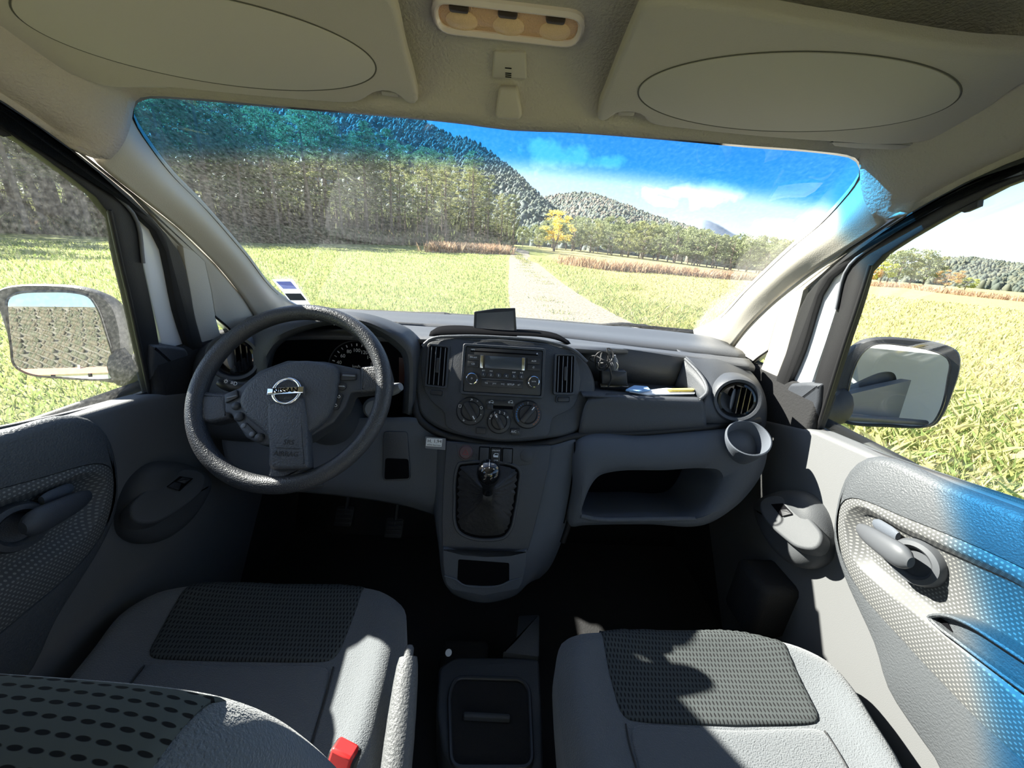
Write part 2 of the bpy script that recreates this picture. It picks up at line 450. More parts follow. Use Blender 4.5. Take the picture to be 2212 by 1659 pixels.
# ---- headliner
def G_(px, py, off=0): return G.pt(px, py, off)
row0 = [WS.pt(px, py, .004) for px, py in [(1075, 272), (1200, 278), (1400, 292), (1600, 309), (1760, 322), (1845, 334)]]
row0[0].x = 0
row0 += [P(1862, 346, Y=.655), P(1868, 400, Y=.668), P(1880, 445, Y=.66), P(1900, 474, Y=.65), G.pt(1942, 470, .02)]
def hrow(y, zc, ze, xe, k=.0):
    q = []
    for t in (0, .22, .42, .6, .74, .84, .91, .96, .985, 1.0, 1.0):
        x = xe * t; s_ = max(0, (t - .80) / .20); s_ = s_ * s_ * (3 - 2 * s_)
        q.append(Vector((x, y, zc + (ze - zc) * s_)))
    q[-1].z -= .02; q[-1].x += .004
    return q
rows = [row0, hrow(.615, .215, .118, .622), hrow(.57, .246, .138, .617), hrow(.50, .266, .162, .611), hrow(.38, .280, .19, .604), hrow(.15, .286, .208, .599), hrow(-.4, .286, .208, .599)]
full = []
for r in rows:
    r = cr(r, 40); full.append([Vector((-p.x, p.y, p.z)) for p in reversed(r)][:-1] + r)
v, f = loftVF(full, 79, 60)
f = f if (Vector(v[f[0][1]]) - Vector(v[f[0][0]])).cross(Vector(v[f[0][2]]) - Vector(v[f[0][0]])).dot(Vector((0, -.3, -1))) > 0 else [tuple(reversed(x)) for x in f]
ceil = mesh('ceiling', v, f, m_head, recalc=False, solid=.006); struct(ceil, 'beige fabric headliner')
# painted roof panel above it
v, f = boxVF((0, -1.0, .335), AX, AY, AZ, .66, 1.52, .012); struct(mesh('trim_2', v, f, m_white, bev=.01), 'van roof panel')

# ---- sides: pillars, seals, door frames, glass, door linings (traced once, mirrored)
B_r = [('y', -.5, .188), ('y', .1, .186), ('y', .36, .176), (2212, 337), (2110, 378), (2020, 425), (1942, 470), (1835, 542), (1775, 595), (1742, 632), (1726, 661), (1709, 712), (1695, 763), (1673, 820), (1645, 885)]
O_r = [('y', -.5, .168), ('y', .1, .167), ('y', .35, .159), (2212, 366), (2143, 385), (2006, 451), (1891, 523), (1826, 574), (1785, 607), (1765, 643), (1747, 705), (1729, 763), (1700, 831), (1670, 900)]
I_r = [('y', -.5, .164), ('y', .1, .163), ('y', .35, .155), (2212, 370), (2143, 390), (2006, 456), (1891, 527), (1830, 580), (1806, 668), (1783, 740), (1757, 828), (1735, 930)]
GE_r = [('y', -.5, .148), ('y', .1, .147), ('y', .35, .142), (2212, 385), (2109, 433), (1960, 517), (1910, 549), (1880, 572), (1852, 660), (1823, 746), (1795, 835), (1763, 935)]
M_r = [(1912, 483), (1885, 503), (1830, 537), (1750, 588), (1670, 652), (1610, 712), (1572, 762)]
def strip(name, c1, c2, pl, back, front, m, parent=None, b=.003, n=40, **k):
    gg = lambda p: Vector((*(gyz(p[1], p[2], front) if len(p) == 3 else pl.loc(*p, front)), 0))
    a = cr([gg(p) for p in c1], n); c = cr([gg(p) for p in c2], n)
    return plate(name, pl, [p.xy for p in a] + [p.xy for p in reversed(c)], back, front, m, parent, b=b, **k)
def gyz(y, z, off):
    x = .735 - .25 * (z + .32); p = Vector((x, y, z)) - G.o
    return Vector((p.dot(G.u), p.dot(G.v)))
LEFTN = {1: ('passenger side', 'right'), -1: ('driver side', 'left')}
def shell(s):
    global MIR
    MIR = s; who = LEFTN[s][0]
    # A pillar trim: from the glass edge round to the crease, then to the side plane
    A = [WS.pt(*p, .003) for p in A_r[7:]]
    Mc = [G.pt(*p, .012) for p in M_r]
    A_ = cr(A, 30); M2 = cr(Mc, 30)
    mid = [a.lerp(m, .45) + Vector((-.016, -.012, .004)) for a, m in zip(A_, M2)]
    e0 = [a + Vector((-.001, .004, .01)) for a in A_]
    pil = loft('wall_' + LEFTN[s][1], [e0, A_, mid, M2], 40, 14, m_beige, solid=.01); struct(pil, 'light beige windshield pillar trim, ' + who)
    # lower triangular panel with the quarter window, and vertical light strip
    q = [(1925, 476), (1885, 503), (1830, 537), (1750, 588), (1670, 652), (1610, 712), (1566, 765), (1556, 790), (1575, 830), (1603, 815), (1612, 799), (1630, 779), (1658, 758), (1672, 705), (1690, 652), (1727, 632), (1775, 592), (1835, 538), (1942, 467)]
    panel = plate('quarter_panel', G, [Vector(G.loc(*p, .008)) for p in q], .0, .008, m_beige, pil, b=.002)
    q = [(1735, 626), (1727, 661), (1712, 712), (1698, 763), (1676, 820), (1650, 885), (1630, 880), (1626, 838), (1642, 800), (1658, 758), (1672, 705), (1690, 650), (1712, 632)]
    plate('vertical_strip', G, [Vector(G.loc(*p, .012)) for p in q], .0, .012, m_beige, pil, b=.003)
    # outer body panel behind the strips
    q = [(1905, 460), (1866, 487), (1811, 519), (1731, 569), (1650, 631), (1589, 692), (1543, 750), (1550, 795), (1575, 832), (1603, 817), (1614, 800), (1632, 780), (1664, 757), (1650, 800), (1634, 845), (1640, 900), (1745, 945), (1775, 828), (1803, 740), (1826, 668), (1852, 587), (1905, 538), (2012, 470), (2150, 402), ('y', .35, .147), ('y', -.5, .153), ('y', -.5, .26), ('y', .4, .25), (2110, 360), (1942, 455)]
    plate('body_panel', G, [gyz(p[1], p[2], 0) if len(p) == 3 else Vector(G.loc(*p, -.012)) for p in q], -.03, -.012, m_white, pil, b=0)
    # quarter glass and its black edge
    q = [(1580, 850), (1598, 812), (1608, 795), (1632, 772), (1664, 752), (1690, 800), (1670, 900), (1600, 900)]
    qw = plate('window_' + ('4' if s > 0 else '5'), G, [Vector(G.loc(*p, -.012)) for p in q], -.015, -.012, m_glass, b=0); struct(qw, 'small quarter window, ' + who)
    e = cr([G.pt(*p, .011) for p in [(1600, 818), (1606, 808), (1614, 796), (1632, 777), (1660, 757)]], 16)
    tube('window_gasket', e, .0025, m_black, qw)
    # body side seal
    se = strip('trim_' + ('3' if s > 0 else '4'), B_r, O_r, G, -.002, .016, m_black, b=.007); struct(se, 'black door seal, ' + who)
    # door: painted strip, frame, glass, lining
    dn = 'door_1' if s < 0 else 'door_2'
    q = [(1822, 578), (1783, 605), (1763, 643), (1745, 705), (1727, 763), (1690, 850), (1745, 850), (1783, 740), (1806, 668), (1830, 583)]
    fr = strip(dn, I_r, GE_r, G, -.004, .010, m_black, b=.003); struct(fr, 'front door, ' + who)
    plate('painted_edge', G, [Vector(G.loc(*p, .003)) for p in q], -.004, .003, m_white, fr, b=.002)
    gl = cr([G.pt(*p, .010) for p in GE_r[7:]], 20); tube('glass_channel', gl, .0035, m_black, fr)
    gl = cr([G.pt(*p, .012) for p in I_r[3:9]], 20); tube('frame_bead', gl, .003, m_silver, fr)
    q = [(1700, 565), (1850, 575), (1950, 505), (2109, 425), (2400, 310), (2800, 140), (2800, 1400), (2212, 1105), (1880, 985), (1740, 935)]
    wn_ = plate('window_' + ('3' if s > 0 else '2'), G, [Vector(G.loc(*p, 0)) for p in q], -.004, 0, m_glassd if s < 0 else m_glass, b=0); struct(wn_, 'front door window glass, ' + who)
    # small clip on the frame
    q = [(2066, 455), (2112, 432), (2110, 448), (2082, 460)]
    plate('glass_stop', G, [Vector(G.loc(*p, .008)) for p in q], .0, .008, m_black, fr, b=.001)
    # mirror base triangle (sail)
    q = [(1706, 829), (1740, 827), (1771, 830), (1768, 870), (1755, 930), (1720, 934), (1700, 933), (1655, 918), (1662, 890), (1680, 868), (1693, 845)]
    v, f = plateVF(G, rp(G.L(q, .018), .006), -.004, .018, .008, 4); mesh('mirror_sail', v, f, m_dash, fr)
    q = [gyz(.36, -.34, 0), gyz(.36, .20, 0), gyz(.12, .20, 0), gyz(.12, -.34, 0)]
    if s < 0: bp_ = plate('wall_pillar_' + LEFTN[s][1], G, q, -.03, .03, m_beige, b=.012); struct(bp_, 'door pillar beside the seat back, ' + who)
    return fr
d_r = shell(1); d_l = shell(-1); MIR = 1
# ---- door linings
def Dyz(y, z): return Vector((-y, z + .32))
def lining(s, door):
    global MIR
    MIR = s
    belt = [D.loc(*p) for p in [(1645, 905), (1763, 931), (1886, 984), (2040, 1038), (2212, 1097)]]
    pts = [Vector(p) for p in belt] + [Dyz(-.3, -.165), Dyz(-.3, -1.0), Dyz(.78, -1.0), Dyz(.98, -.75)]
    mesh('lining', *plateVF(D, pts, -.04, 0, .01, 4), m_side, door)
    # belt seal along the glass
    tube('belt_seal', cr([G.pt(*p, .006) for p in [(1740, 921), (1763, 929), (1886, 981), (2040, 1036), (2212, 1094), (2420, 1176)]], 24), .005, m_black, door, flat=1.6)
    # dark padded insert
    o = [(1886, 985), (1848, 995), (1824, 1020), (1808, 1056), (1797, 1105), (1793, 1160), (1801, 1202), (1820, 1257), (1848, 1320), (1879, 1390), (1910, 1490), (1960, 1570), (2020, 1659)]
    oo = [Vector(D.loc(*p, .018)) for p in o] + [Dyz(.12, -.95), Dyz(-.28, -.95), Dyz(-.28, -.18)] + [Vector(D.loc(2212, 1110, .018)), Vector(D.loc(2040, 1045, .018))]
    i = [(1871, 1082), (1844, 1075), (1826, 1078), (1813, 1093), (1807, 1120), (1807, 1155), (1824, 1222), (1863, 1289), (1942, 1379), (2051, 1496), (2140, 1585), (2212, 1650)]
    ii = [Vector(D.loc(*p, .018)) for p in i] + [Dyz(.02, -.62), Dyz(-.22, -.55), Dyz(-.22, -.30)] + [Vector(D.loc(2212, 1228, .018)), Vector(D.loc(2098, 1175, .018)), Vector(D.loc(1942, 1112, .018))]
    def rs(p, n=140):
        c = cr([Vector((*q, 0)) for q in p], n, True)
        return c
    ro = rs(oo, 140); ri = rs(ii, 140)
    # rotate so that both start facing the same way
    def start(c):
        k = max(range(len(c)), key=lambda j: -c[j].x * .6 + c[j].y * 1.0 if True else 0); return c[k:] + c[:k]
    ro, ri = start(ro), start(ri)
    ro2 = [p.xy for p in ro]; ri2 = [p.xy for p in ri]
    prof = [(ro2, -.002), (ro2, .006), (inset(ro2, .004), .013), (inset(ro2, .012), .018)]
    V = []; Fc = []
    for q, off in prof + [(ri2, .018), (inset(ri2, .0015), .012)]: V += [D.at(p[0], p[1], off) for p in q]
    n = 140
    for r in range(5):
        for k in range(n): Fc.append((r*n+k, r*n+(k+1) % n, (r+1)*n+(k+1) % n, (r+1)*n+k))
    mesh('padded_insert', V, Fc, m_insert, door)
    # dotted recessed panel, its ridge and the hollow round the handle
    i2 = inset(ri2, .0015)
    rid = [(1875, 1098), (1850, 1090), (1830, 1100), (1822, 1125), (1822, 1150), (1845, 1215), (1900, 1270), (1990, 1340), (2100, 1430), (2180, 1500), (2240, 1560)]
    ridl = [Vector((*D.loc(*p, .022), 0)) for p in rid] + [Vector((*Dyz(-.05, -.50), 0)), Vector((*Dyz(-.18, -.42), 0))] + [Vector((*D.loc(2212, 1245, .01), 0)), Vector((*D.loc(2090, 1190, .01), 0)), Vector((*D.loc(1950, 1130, .01), 0))]
    rr = start(cr(ridl, 140, True)); r2 = [p.xy for p in rr]
    V = []; Fc = []
    prof = [(i2, .0165), (inset(i2, .003), .0175), (r2, .022), (inset(r2, .004), .020), (inset(r2, .016), .004), (inset(r2, .022), .001)]
    for q, off in prof: V += [D.at(p[0], p[1], off) for p in q]
    for r in range(len(prof) - 1):
        for k in range(n): Fc.append((r*n+k, r*n+(k+1) % n, (r+1)*n+(k+1) % n, (r+1)*n+k))
    Fc.append(tuple((len(prof)-1)*n + k for k in range(n)))
    mesh('dotted_panel', V, Fc, m_mesh_d, door, angle=60)
    # pull slot
    sl_ = [(1998, 1332), (2012, 1325), (2043, 1327), (2090, 1346), (2150, 1384), (2212, 1425), (2300, 1490), (2330, 1560), (2300, 1570), (2212, 1500), (2160, 1462), (2062, 1388), (2018, 1354)]
    so_ = [p.xy for p in cr([Vector((*D.loc(*p, .030), 0)) for p in sl_], 60, True)]
    pull = mesh('pull_slot', *ringVF(D, so_, inset(so_, .005), 0, .030, b=.002), m_insert, door)
    mesh('pocket', *plateVF(D, inset(so_, .004), 0, .018, 0), m_insert, pull)
    fl = [p for p in so_ if True]
    hole = [(2012, 1345), (2030, 1335), (2046, 1345), (2068, 1388)]
    mesh('finger_gap_shade', *plateVF(D, D.L(hole, .02), .010, .0195, 0), m_deep, pull)  # black plate painted for the shade in the finger hole
    # handle
    hp = PL(D.pt(1978, 1215, .012), (-1, -.15, .12))
    c = hp.loc(1978, 1214)
    hb = mesh('handle_bezel', *latheVF(hp.at(c[0], c[1], -.02), hp.n, [(.036, 0), (.036, .020), (.033, .028), (.026, .030), (.022, .026), (.021, .020)], 40), m_handle if s > 0 else m_dash, door)  # driver side handle darker; that door's shade is put into its colour
    a = D.pt(1858, 1142, .030); b = D.pt(1900, 1172, .045); e = D.pt(1968, 1216, .05)
    mesh('handle', *tubeVF(cr([a, b, e], 16), [.010, .012, .014, .015, .016, .017, .0175, .018, .0185, .019, .0195, .020, .020, .019, .016, .009], 14, flat=.65, upv=(1, 0, 0)), m_handle if s > 0 else m_dash, hb)
    a = D.pt(1888, 1128, .012); b = D.pt(1940, 1160, .020)
    mesh('handle_backing', *tubeVF(cr([a, b], 8), [.006, .01, .011, .011, .011, .011, .010, .008], 12, flat=.5, upv=(1, 0, 0)), m_grey, hb)
    # pod with the window switch
    po = [(1634, 1092), (1640, 1078), (1667, 1064), (1700, 1058), (1740, 1069), (1768, 1103), (1781, 1145), (1784, 1185), (1776, 1212), (1740, 1229), (1705, 1218), (1668, 1180), (1642, 1130)]
    pp = [p.xy for p in cr([Vector((*D.loc(*p, .02), 0)) for p in po], 60, True)]
    pod = mesh('armrest_pod', *plateVF(D, pp, -.002, .045, .036, 6), m_pod, door)
    T = PL(P(1702, 1125, X=.643), (-.80, -.05, .60))
    tf = [(1640, 1084), (1652, 1073), (1672, 1069), (1690, 1073), (1768, 1140), (1776, 1156), (1770, 1178), (1758, 1186), (1720, 1181), (1700, 1168), (1645, 1112)]
    tp = [p.xy for p in cr([Vector((*T.loc(*p), 0)) for p in tf], 50, True)]
    top = mesh('pod_top', *plateVF(T, tp, -.03, .0, .006, 4), m_pod, pod)
    sw = T.L([(1665, 1089), (1691, 1087), (1713, 1110), (1688, 1117)], .001)
    swo = mesh('switch_panel', *plateVF(T, rp(sw, .001), -.004, .0012, .0004), m_deep, top)
    sw = T.L([(1686, 1101), (1700, 1100), (1711, 1110), (1690, 1115)], .004)
    mesh('window_switch', *plateVF(T, rp(sw, .001), 0, .005, .0012), m_btn, top)
    if s < 0:
        sw = T.L([(1668, 1090), (1686, 1089), (1696, 1098), (1680, 1101)], .004)
        mesh('window_switch', *plateVF(T, rp(sw, .001), 0, .005, .0012), m_btn, top)
    MIR = 1
lining(1, d_r); lining(-1, d_l)

# ---- exterior skins (seen in the mirrors and from outside)
def outer(s):
    global MIR
    MIR = s
    who = LEFTN[s][0]
    v = []; f = []
    rows = [[Vector((.80, y, -.34 if y < .8 else -.34)), Vector((.835, y, -.40)), Vector((.845, y, -.60)), Vector((.835, y, -.9)), Vector((.81, y, -1.1))] for y in (-.42, 0, .45, .9, 1.25)]
    vf = loftVF(rows, 10, 10)
    o = mesh('trim_' + ('5' if s > 0 else '6'), *vf, m_white, recalc=True, solid=.01); struct(o, 'white outer door skin, ' + who)
    tube('outer_belt', [Vector((.80, -.42, -.335)), Vector((.80, 1.0, -.335))], .012, m_black, o)
    tube('outer_handle', cr([Vector((.845, -.28, -.47)), Vector((.875, -.25, -.47)), Vector((.875, -.12, -.47)), Vector((.845, -.09, -.47))], 16), .012, m_white, o)
    MIR = 1
outer(1); outer(-1)

# ---- load area behind the cab: closed on the driver side and at the rear, sliding door open on the other side
struct(mesh('wall_load_left', *boxVF((-.74, -1.55, -.35), AX, AY, AZ, .03, 1.15, .68), m_white), 'inner side panel of the load area, driver side')
struct(mesh('wall_rear', *boxVF((0, -2.65, -.35), AX, AY, AZ, .74, .03, .68), m_white), 'closed rear doors of the van')
# ---- floor
v, f = boxVF((0, -.65, -1.02), AX, AY, AZ, .72, 2.0, .02); struct(mesh('floor', v, f, m_floor), 'black van floor')
fw_ = loft('wall_front', [[Vector((-.7, 1.25, -.22)), Vector((.7, 1.25, -.22))], [Vector((-.7, 1.28, -.55)), Vector((.7, 1.28, -.55))], [Vector((-.7, 1.1, -1.0)), Vector((.7, 1.1, -1.0))]], 8, 10, m_floor, solid=.02); struct(fw_, 'black firewall behind the footwells')
# scuttle and bonnet outside
bon = loft('trim_7', [[Vector((-.66, 1.22, -.215)), Vector((0, 1.27, -.212)), Vector((.66, 1.22, -.215))], [Vector((-.7, 1.4, -.235)), Vector((0, 1.45, -.232)), Vector((.7, 1.4, -.235))]], 20, 4, m_black, solid=.01); struct(bon, 'black scuttle below the windshield')
bon = loft('trim_8', [[Vector((-.72, 1.4, -.28)), Vector((0, 1.45, -.27)), Vector((.72, 1.4, -.28))], [Vector((-.70, 1.8, -.42)), Vector((0, 1.9, -.40)), Vector((.70, 1.8, -.42))], [Vector((-.6, 2.1, -.62)), Vector((0, 2.2, -.6)), Vector((.6, 2.1, -.62))]], 20, 12, m_white, solid=.01); struct(bon, 'white van bonnet')

# ================================================================ DASHBOARD
dash = thing('dashboard', 'dark grey plastic dashboard spanning the cab below the windshield', 'dashboard', (0, .95, -.3))
# front pad under the glass (full width) and rear pad, with a dark joint between
def Pm(px, py, y): return P(px, py, Y=y)
cow = [Vector((-.70, 1.17, -.212)), Vector((-.5, 1.21, -.209)), Vector((-.25, 1.225, -.207)), Vector((0, 1.23, -.205)), Vector((.25, 1.225, -.207)), Vector((.5, 1.21, -.209)), Vector((.70, 1.17, -.212))]
sem = [Pm(600, 690, .99), Pm(760, 697, 1.0), Pm(905, 705, 1.0), Pm(1085, 718, 1.0), Pm(1250, 735, 1.0), Pm(1400, 752, .98), Pm(1555, 770, .95)]
sem[0] = Vector((-.66, .96, -.215)); sem[-1] = Vector((.665, .95, -.222))
mid_ = [(a + b) / 2 + Vector((0, 0, .006)) for a, b in zip(cow, sem)]
loft('front_pad', [[p + Vector((0, .022, -.035)) for p in cow], cow, mid_, sem, [p + Vector((0, -.001, -.008)) for p in sem]], 60, 14, m_dashtop, dash, solid=.006)
s2 = [p + Vector((0, -.004, -.001)) for p in sem]
back = [Vector((-.68, .90, -.25)), Vector((-.45, .88, -.215)), Vector((-.2, .865, -.205)), Vector((0, .865, -.20)), Vector((.2, .865, -.205)), Vector((.35, .925, -.215)), Vector((.56, .915, -.226))]
back[-1] = Vector((.66, .90, -.235))
m2 = [(a + b) / 2 + Vector((0, 0, .003)) for a, b in zip(s2, back)]
loft('rear_pad', [[p + Vector((0, .001, -.008)) for p in s2], s2, m2, back, [p + Vector((0, 0, -.01)) for p in back]], 60, 16, m_dashtop, dash, solid=.006)

# instrument hood
hp = PL((-.36, .80, -.22), (0, -1, .12))
def H(px, py, y): return P(px, py, Y=y)
out_ = [(500, 770), (515, 735), (545, 708), (590, 690), (660, 676), (730, 672), (790, 677), (850, 695), (890, 715), (907, 742), (909, 800), (908, 880), (903, 905)]
inn_ = [(575, 830), (578, 780), (590, 745), (615, 722), (670, 700), (730, 692), (790, 700), (835, 722), (862, 742), (880, 762), (886, 800), (884, 850), (880, 895)]
r_back = [H(x, y, .97) + Vector((0, 0, -.012)) for x, y in out_]
r_top = [H(x, y, .87) for x, y in out_]
r_lip = [H(x, y, .80) for x, y in [(a*.35 + c*.65, b*.35 + d*.65) for (a, b), (c, d) in zip(out_, inn_)]]
r_in = [H(x, y, .795) for x, y in inn_]
r_deep = [H(x, y, .93) * 1.0 for x, y in [(x + (690 - x) * .04, y + (800 - y) * .02 + 4) for x, y in inn_]]
loft('instrument_hood', [r_back, r_top, [a.lerp(b, .55) + Vector((0, -.004, .004)) for a, b in zip(r_top, r_lip)], r_lip, r_in, r_deep], 60, 40, m_dash, dash, solid=.003)
# side cheek left of hood towards the pillar, with round side vent
rows = [[Vector((-.69, .92, -.24)), Vector((-.62, .93, -.222)), Vector((-.53, .92, -.212))], [Vector((-.69, .84, -.26)), Vector((-.62, .82, -.25)), Vector((-.54, .83, -.24))], [Vector((-.69, .80, -.34)), Vector((-.62, .785, -.34)), Vector((-.54, .79, -.34))], [Vector((-.69, .79, -.45)), Vector((-.6, .775, -.45)), Vector((-.5, .78, -.45))]]
loft('side_cheek', rows, 16, 16, m_dash, dash)
# cluster
CL = PL((-.36, .915, -.27), (0, -.97, .24))
q = [(540, 720), (700, 700), (850, 715), (900, 760), (905, 930), (540, 930)]
clu = plate('instrument_cluster', CL, [Vector(CL.loc(*p)) for p in q], -.02, 0, m_deep, dash, b=0)
cc = CL.loc(770, 795)
sc = MB()
def mark(a0, r0, r1, w):
    t = math.radians(a0); d = Vector((math.cos(t), math.sin(t))); e = Vector((-d.y, d.x)) * w / 2
    p = [Vector(cc) + d*r0 + e, Vector(cc) + d*r0 - e, Vector(cc) + d*r1 - e, Vector(cc) + d*r1 + e]
    sc.add(plateVF(CL, p, 0, .0012, 0))
RS = .062
for k in range(21):
    a0 = 215 - k * 12.5
    mark(a0, RS * .90, RS, .0014 if k % 2 else .0022)
    if k % 2 == 0:
        t = math.radians(a0); mesh('numeral', *textVF(str(k * 10), .0125, CL, cc[0] + math.cos(t) * RS * .72, cc[1] + math.sin(t) * RS * .72, 0, off=.0006), m_mark, clu, smooth=False, recalc=False)
sc.add(textVF('km/h', .010, CL, cc[0], cc[1] + .004, 0, off=.0006))
sc.build('speedometer_scale', m_mark, clu, smooth=False)
rg = ell(cc[0], cc[1], RS * 1.12, RS * 1.12, n=64); mesh('gauge_ring', *ringVF(CL, rg, inset(rg, .002), 0, .004, b=.0005), m_btn, clu)
# needle hub
mesh('needle_hub', *latheVF(CL.at(cc[0], cc[1] - .014, 0), CL.n, [(.012, 0), (.012, .006), (.009, .009), (.002, .0095)], 24), m_btn, clu)
MB().add(plateVF(CL, CL.L([(862, 772), (880, 776), (878, 830), (862, 826)]), 0, .001, 0)).build('warning_display', mat('dim_red_display', (.05, .012, .008), .3), clu, smooth=False)

# driver side lower panels (behind and below the wheel)
rows = [[P(480, 905, Y=.80), P(700, 905, Y=.80), P(845, 902, Y=.79), P(905, 905, Y=.785), P(962, 948, Y=.775)],
        [P(480, 960, Y=.775), P(700, 965, Y=.775), P(838, 965, Y=.77), P(905, 985, Y=.765), P(955, 1005, Y=.755)],
        [P(500, 1030, Y=.755), P(700, 1045, Y=.755), P(830, 1060, Y=.75), P(890, 1075, Y=.745), P(950, 1090, Y=.735)],
        [P(510, 1055, Y=.78), P(700, 1068, Y=.78), P(830, 1085, Y=.78), P(890, 1098, Y=.78), P(953, 1120, Y=.77)]]
loft('driver_lower_panel', rows, 40, 20, m_grey, dash)
KP = PL(P(857, 985, Y=.762), (0, -.93, .3))
mesh('cubby', *plateVF(KP, rp(KP.L([(828, 932), (880, 932), (886, 1038), (826, 1040)], .004), .01), -.01, .004, .002), m_dash, dash)
mesh('cubby_shade', *plateVF(KP, rp(KP.L([(832, 990), (882, 992), (884, 1034), (830, 1036)], .006), .006), 0, .0052, .0005), m_deep, dash)  # flat black plate stands for the shade inside the cubby

# passenger side: tray, face, round vent, lower bin, cup holder
yb = .92
tray = [[Vector((.20, yb, -.207)), Vector((.33, yb, -.211)), Vector((.485, yb - .005, -.224))], [Vector((.20, yb, -.302)), Vector((.33, yb, -.302)), Vector((.485, yb - .005, -.302))]]
loft('tray_back', tray, 8, 3, m_dash, dash)
loft('tray_floor', [[Vector((.20, yb + .004, -.302)), Vector((.50, yb + .004, -.302))], [Vector((.20, .795, -.297)), Vector((.50, .795, -.297))]], 8, 3, m_dash, dash)
# curved right wall of the tray and its lip, paler to stand for light on the rim
wt = cr([P(1480, 775, Y=.91), P(1505, 800, Y=.87), P(1524, 828, Y=.83), P(1526, 850, Y=.80), P(1512, 862, Y=.795)], 16)
wbm = [Vector((min(p.x - .012, .49), p.y, -.302)) for p in wt]
loft('tray_wall', [wt, wbm], 16, 4, m_dash, dash, solid=.003)
tube('tray_lip', wt, .004, m_dashtop, dash)
fc = [[P(1270, 862, Y=.797), P(1310, 857, Y=.797), P(1400, 861, Y=.795), P(1518, 865, Y=.792)],
      [P(1262, 880, Y=.79), P(1300, 880, Y=.79), P(1400, 886, Y=.788), P(1524, 890, Y=.785)],
      [P(1250, 938, Y=.780), P(1290, 935, Y=.780), P(1400, 928, Y=.780), P(1526, 920, Y=.78)],
      [P(1250, 945, Y=.80), P(1290, 942, Y=.80), P(1400, 936, Y=.80), P(1526, 928, Y=.80)]]
fc = [[r[0] + Vector((0, .02, 0)) for r in [[p] for p in fc[0]]]] + fc
loft('passenger_face', fc, 30, 24, m_dash, dash)
yy = [(1.0, -.222), (.95, -.222), (.90, -.228), (.85, -.245), (.81, -.275), (.79, -.31), (.785, -.345), (.80, -.352)]
def sec(x, dy=0, dz=0): return [Vector((x, a + dy, b + dz)) for a, b in yy]
e0 = [Vector((.486, .99, -.216)), Vector((.486, .94, -.220)), Vector((.487, .912, -.226))] + [P(1505, 800, Y=.872), P(1526, 832, Y=.83), P(1520, 864, Y=.795), P(1512, 900, Y=.785), P(1512, 925, Y=.80)]
cols = [e0, sec(.53, .0, 0), sec(.575, .0, -.0), sec(.62, .01, -.008), sec(.665, .03, -.02)]
loft('passenger_shoulder', cols, 40, 24, m_dash, dash)
MIR = 1
def round_vent(s, c, nrm, parent):
    n_ = Vector(nrm).normalized(); c = Vector(c)
    b = mesh('side_vent', *latheVF(c - n_ * .05, n_, [(.060, 0), (.056, .035), (.053, .055), (.048, .062), (.042, .060), (.0395, .052), (.039, .03)], 48), m_dash, parent)
    bp_ = PL(c, n_)
    mesh('vent_shade', *latheVF(c - n_*.03, n_, [(.0395, 0), (.0395, .001)], 40), m_deep, b)  # black disc stands for the shade inside the vent
    mesh('vent_ring', *latheVF(c - n_*.01, n_, [(.0385, 0), (.0385, .016), (.034, .017), (.033, .010), (.033, 0)], 40), m_gloss, b)
    for k in (-1, 0, 1):
        a = .010 + .011 * k
        h = math.sqrt(.033**2 - a*a) * .95
        mesh('vent_vane', *boxVF(bp_.at(a, 0, .0), bp_.n * .9 + bp_.u * .45, bp_.v, (bp_.n * .9 + bp_.u * .45).cross(bp_.v).normalized(), .009, h, .0011), m_gloss, b)
    v, f = latheVF(bp_.at(-.008, 0, .0), (bp_.n + bp_.u * .5), [(.013, 0), (.013, .003), (.011, .004)], 24)
    o2 = bp_.at(-.008, 0, 0)
    v = [o2 + bp_.u * (x - o2).dot(bp_.u) * .45 + bp_.v * (x - o2).dot(bp_.v) * 1.9 + bp_.n * (x - o2).dot(bp_.n) for x in v]
    mesh('vent_tab', v, f, m_silver, b)
vc = P(1590, 863, Y=.79); round_vent(1, vc, (-.35, -1, .22), dash)
vc2 = P(508, 772, Y=.80); round_vent(-1, Vector((vc2.x, vc2.y, vc2.z)), (.35, -1, .22), dash)

# lower passenger moulding with the open bin
LP = PL((.40, .745, -.48), (.0, -.955, .30))
outer_ = [(1248, 948), (1400, 940), (1560, 922), (1640, 912), (1658, 950), (1650, 1010), (1615, 1070), (1575, 1110), (1520, 1138), (1400, 1136), (1262, 1138), (1232, 1140), (1236, 1060)]
open_ = [(1318, 1020), (1430, 1016), (1520, 1012), (1545, 1016), (1552, 1028), (1543, 1060), (1520, 1098), (1500, 1112), (1400, 1113), (1280, 1112), (1258, 1108), (1262, 1085), (1290, 1030)]
o1 = cr([Vector((*LP.loc(*p), 0)) for p in outer_], 120, True); o2 = cr([Vector((*LP.loc(*p), 0)) for p in open_], 120, True)
def st2(c):
    k = max(range(len(c)), key=lambda j: c[j].y - c[j].x); return c[k:] + c[:k]
o1, o2 = st2(o1), st2(o2)
a1 = [p.xy for p in o1]; a2 = [p.xy for p in o2]
def bulge(p):   # fuller towards the top
    t = (p.y + .12) / .25; return .022 * math.sin(max(0, min(1, t)) * math.pi * .8)
V = []; Fc = []; n = 120
lay = [(a1, lambda p: -.03), (inset(a1, .002), lambda p: -.004), (inset(a1, .012), lambda p: .003 + bulge(p) * .6)]
mids = []
for w in (.35, .7): mids.append(([x.lerp(y, w) for x, y in zip(inset(a1, .012), a2)], lambda p: .004 + bulge(p)))
lay += mids + [(inset(a2, -.004), lambda p: .002 + bulge(p) * .5), (a2, lambda p: -.002), (inset(a2, .002), lambda p: -.02), (inset(a2, .006), lambda p: -.16)]
for q, fn in lay: V += [LP.at(p[0], p[1], fn(p)) for p in q]
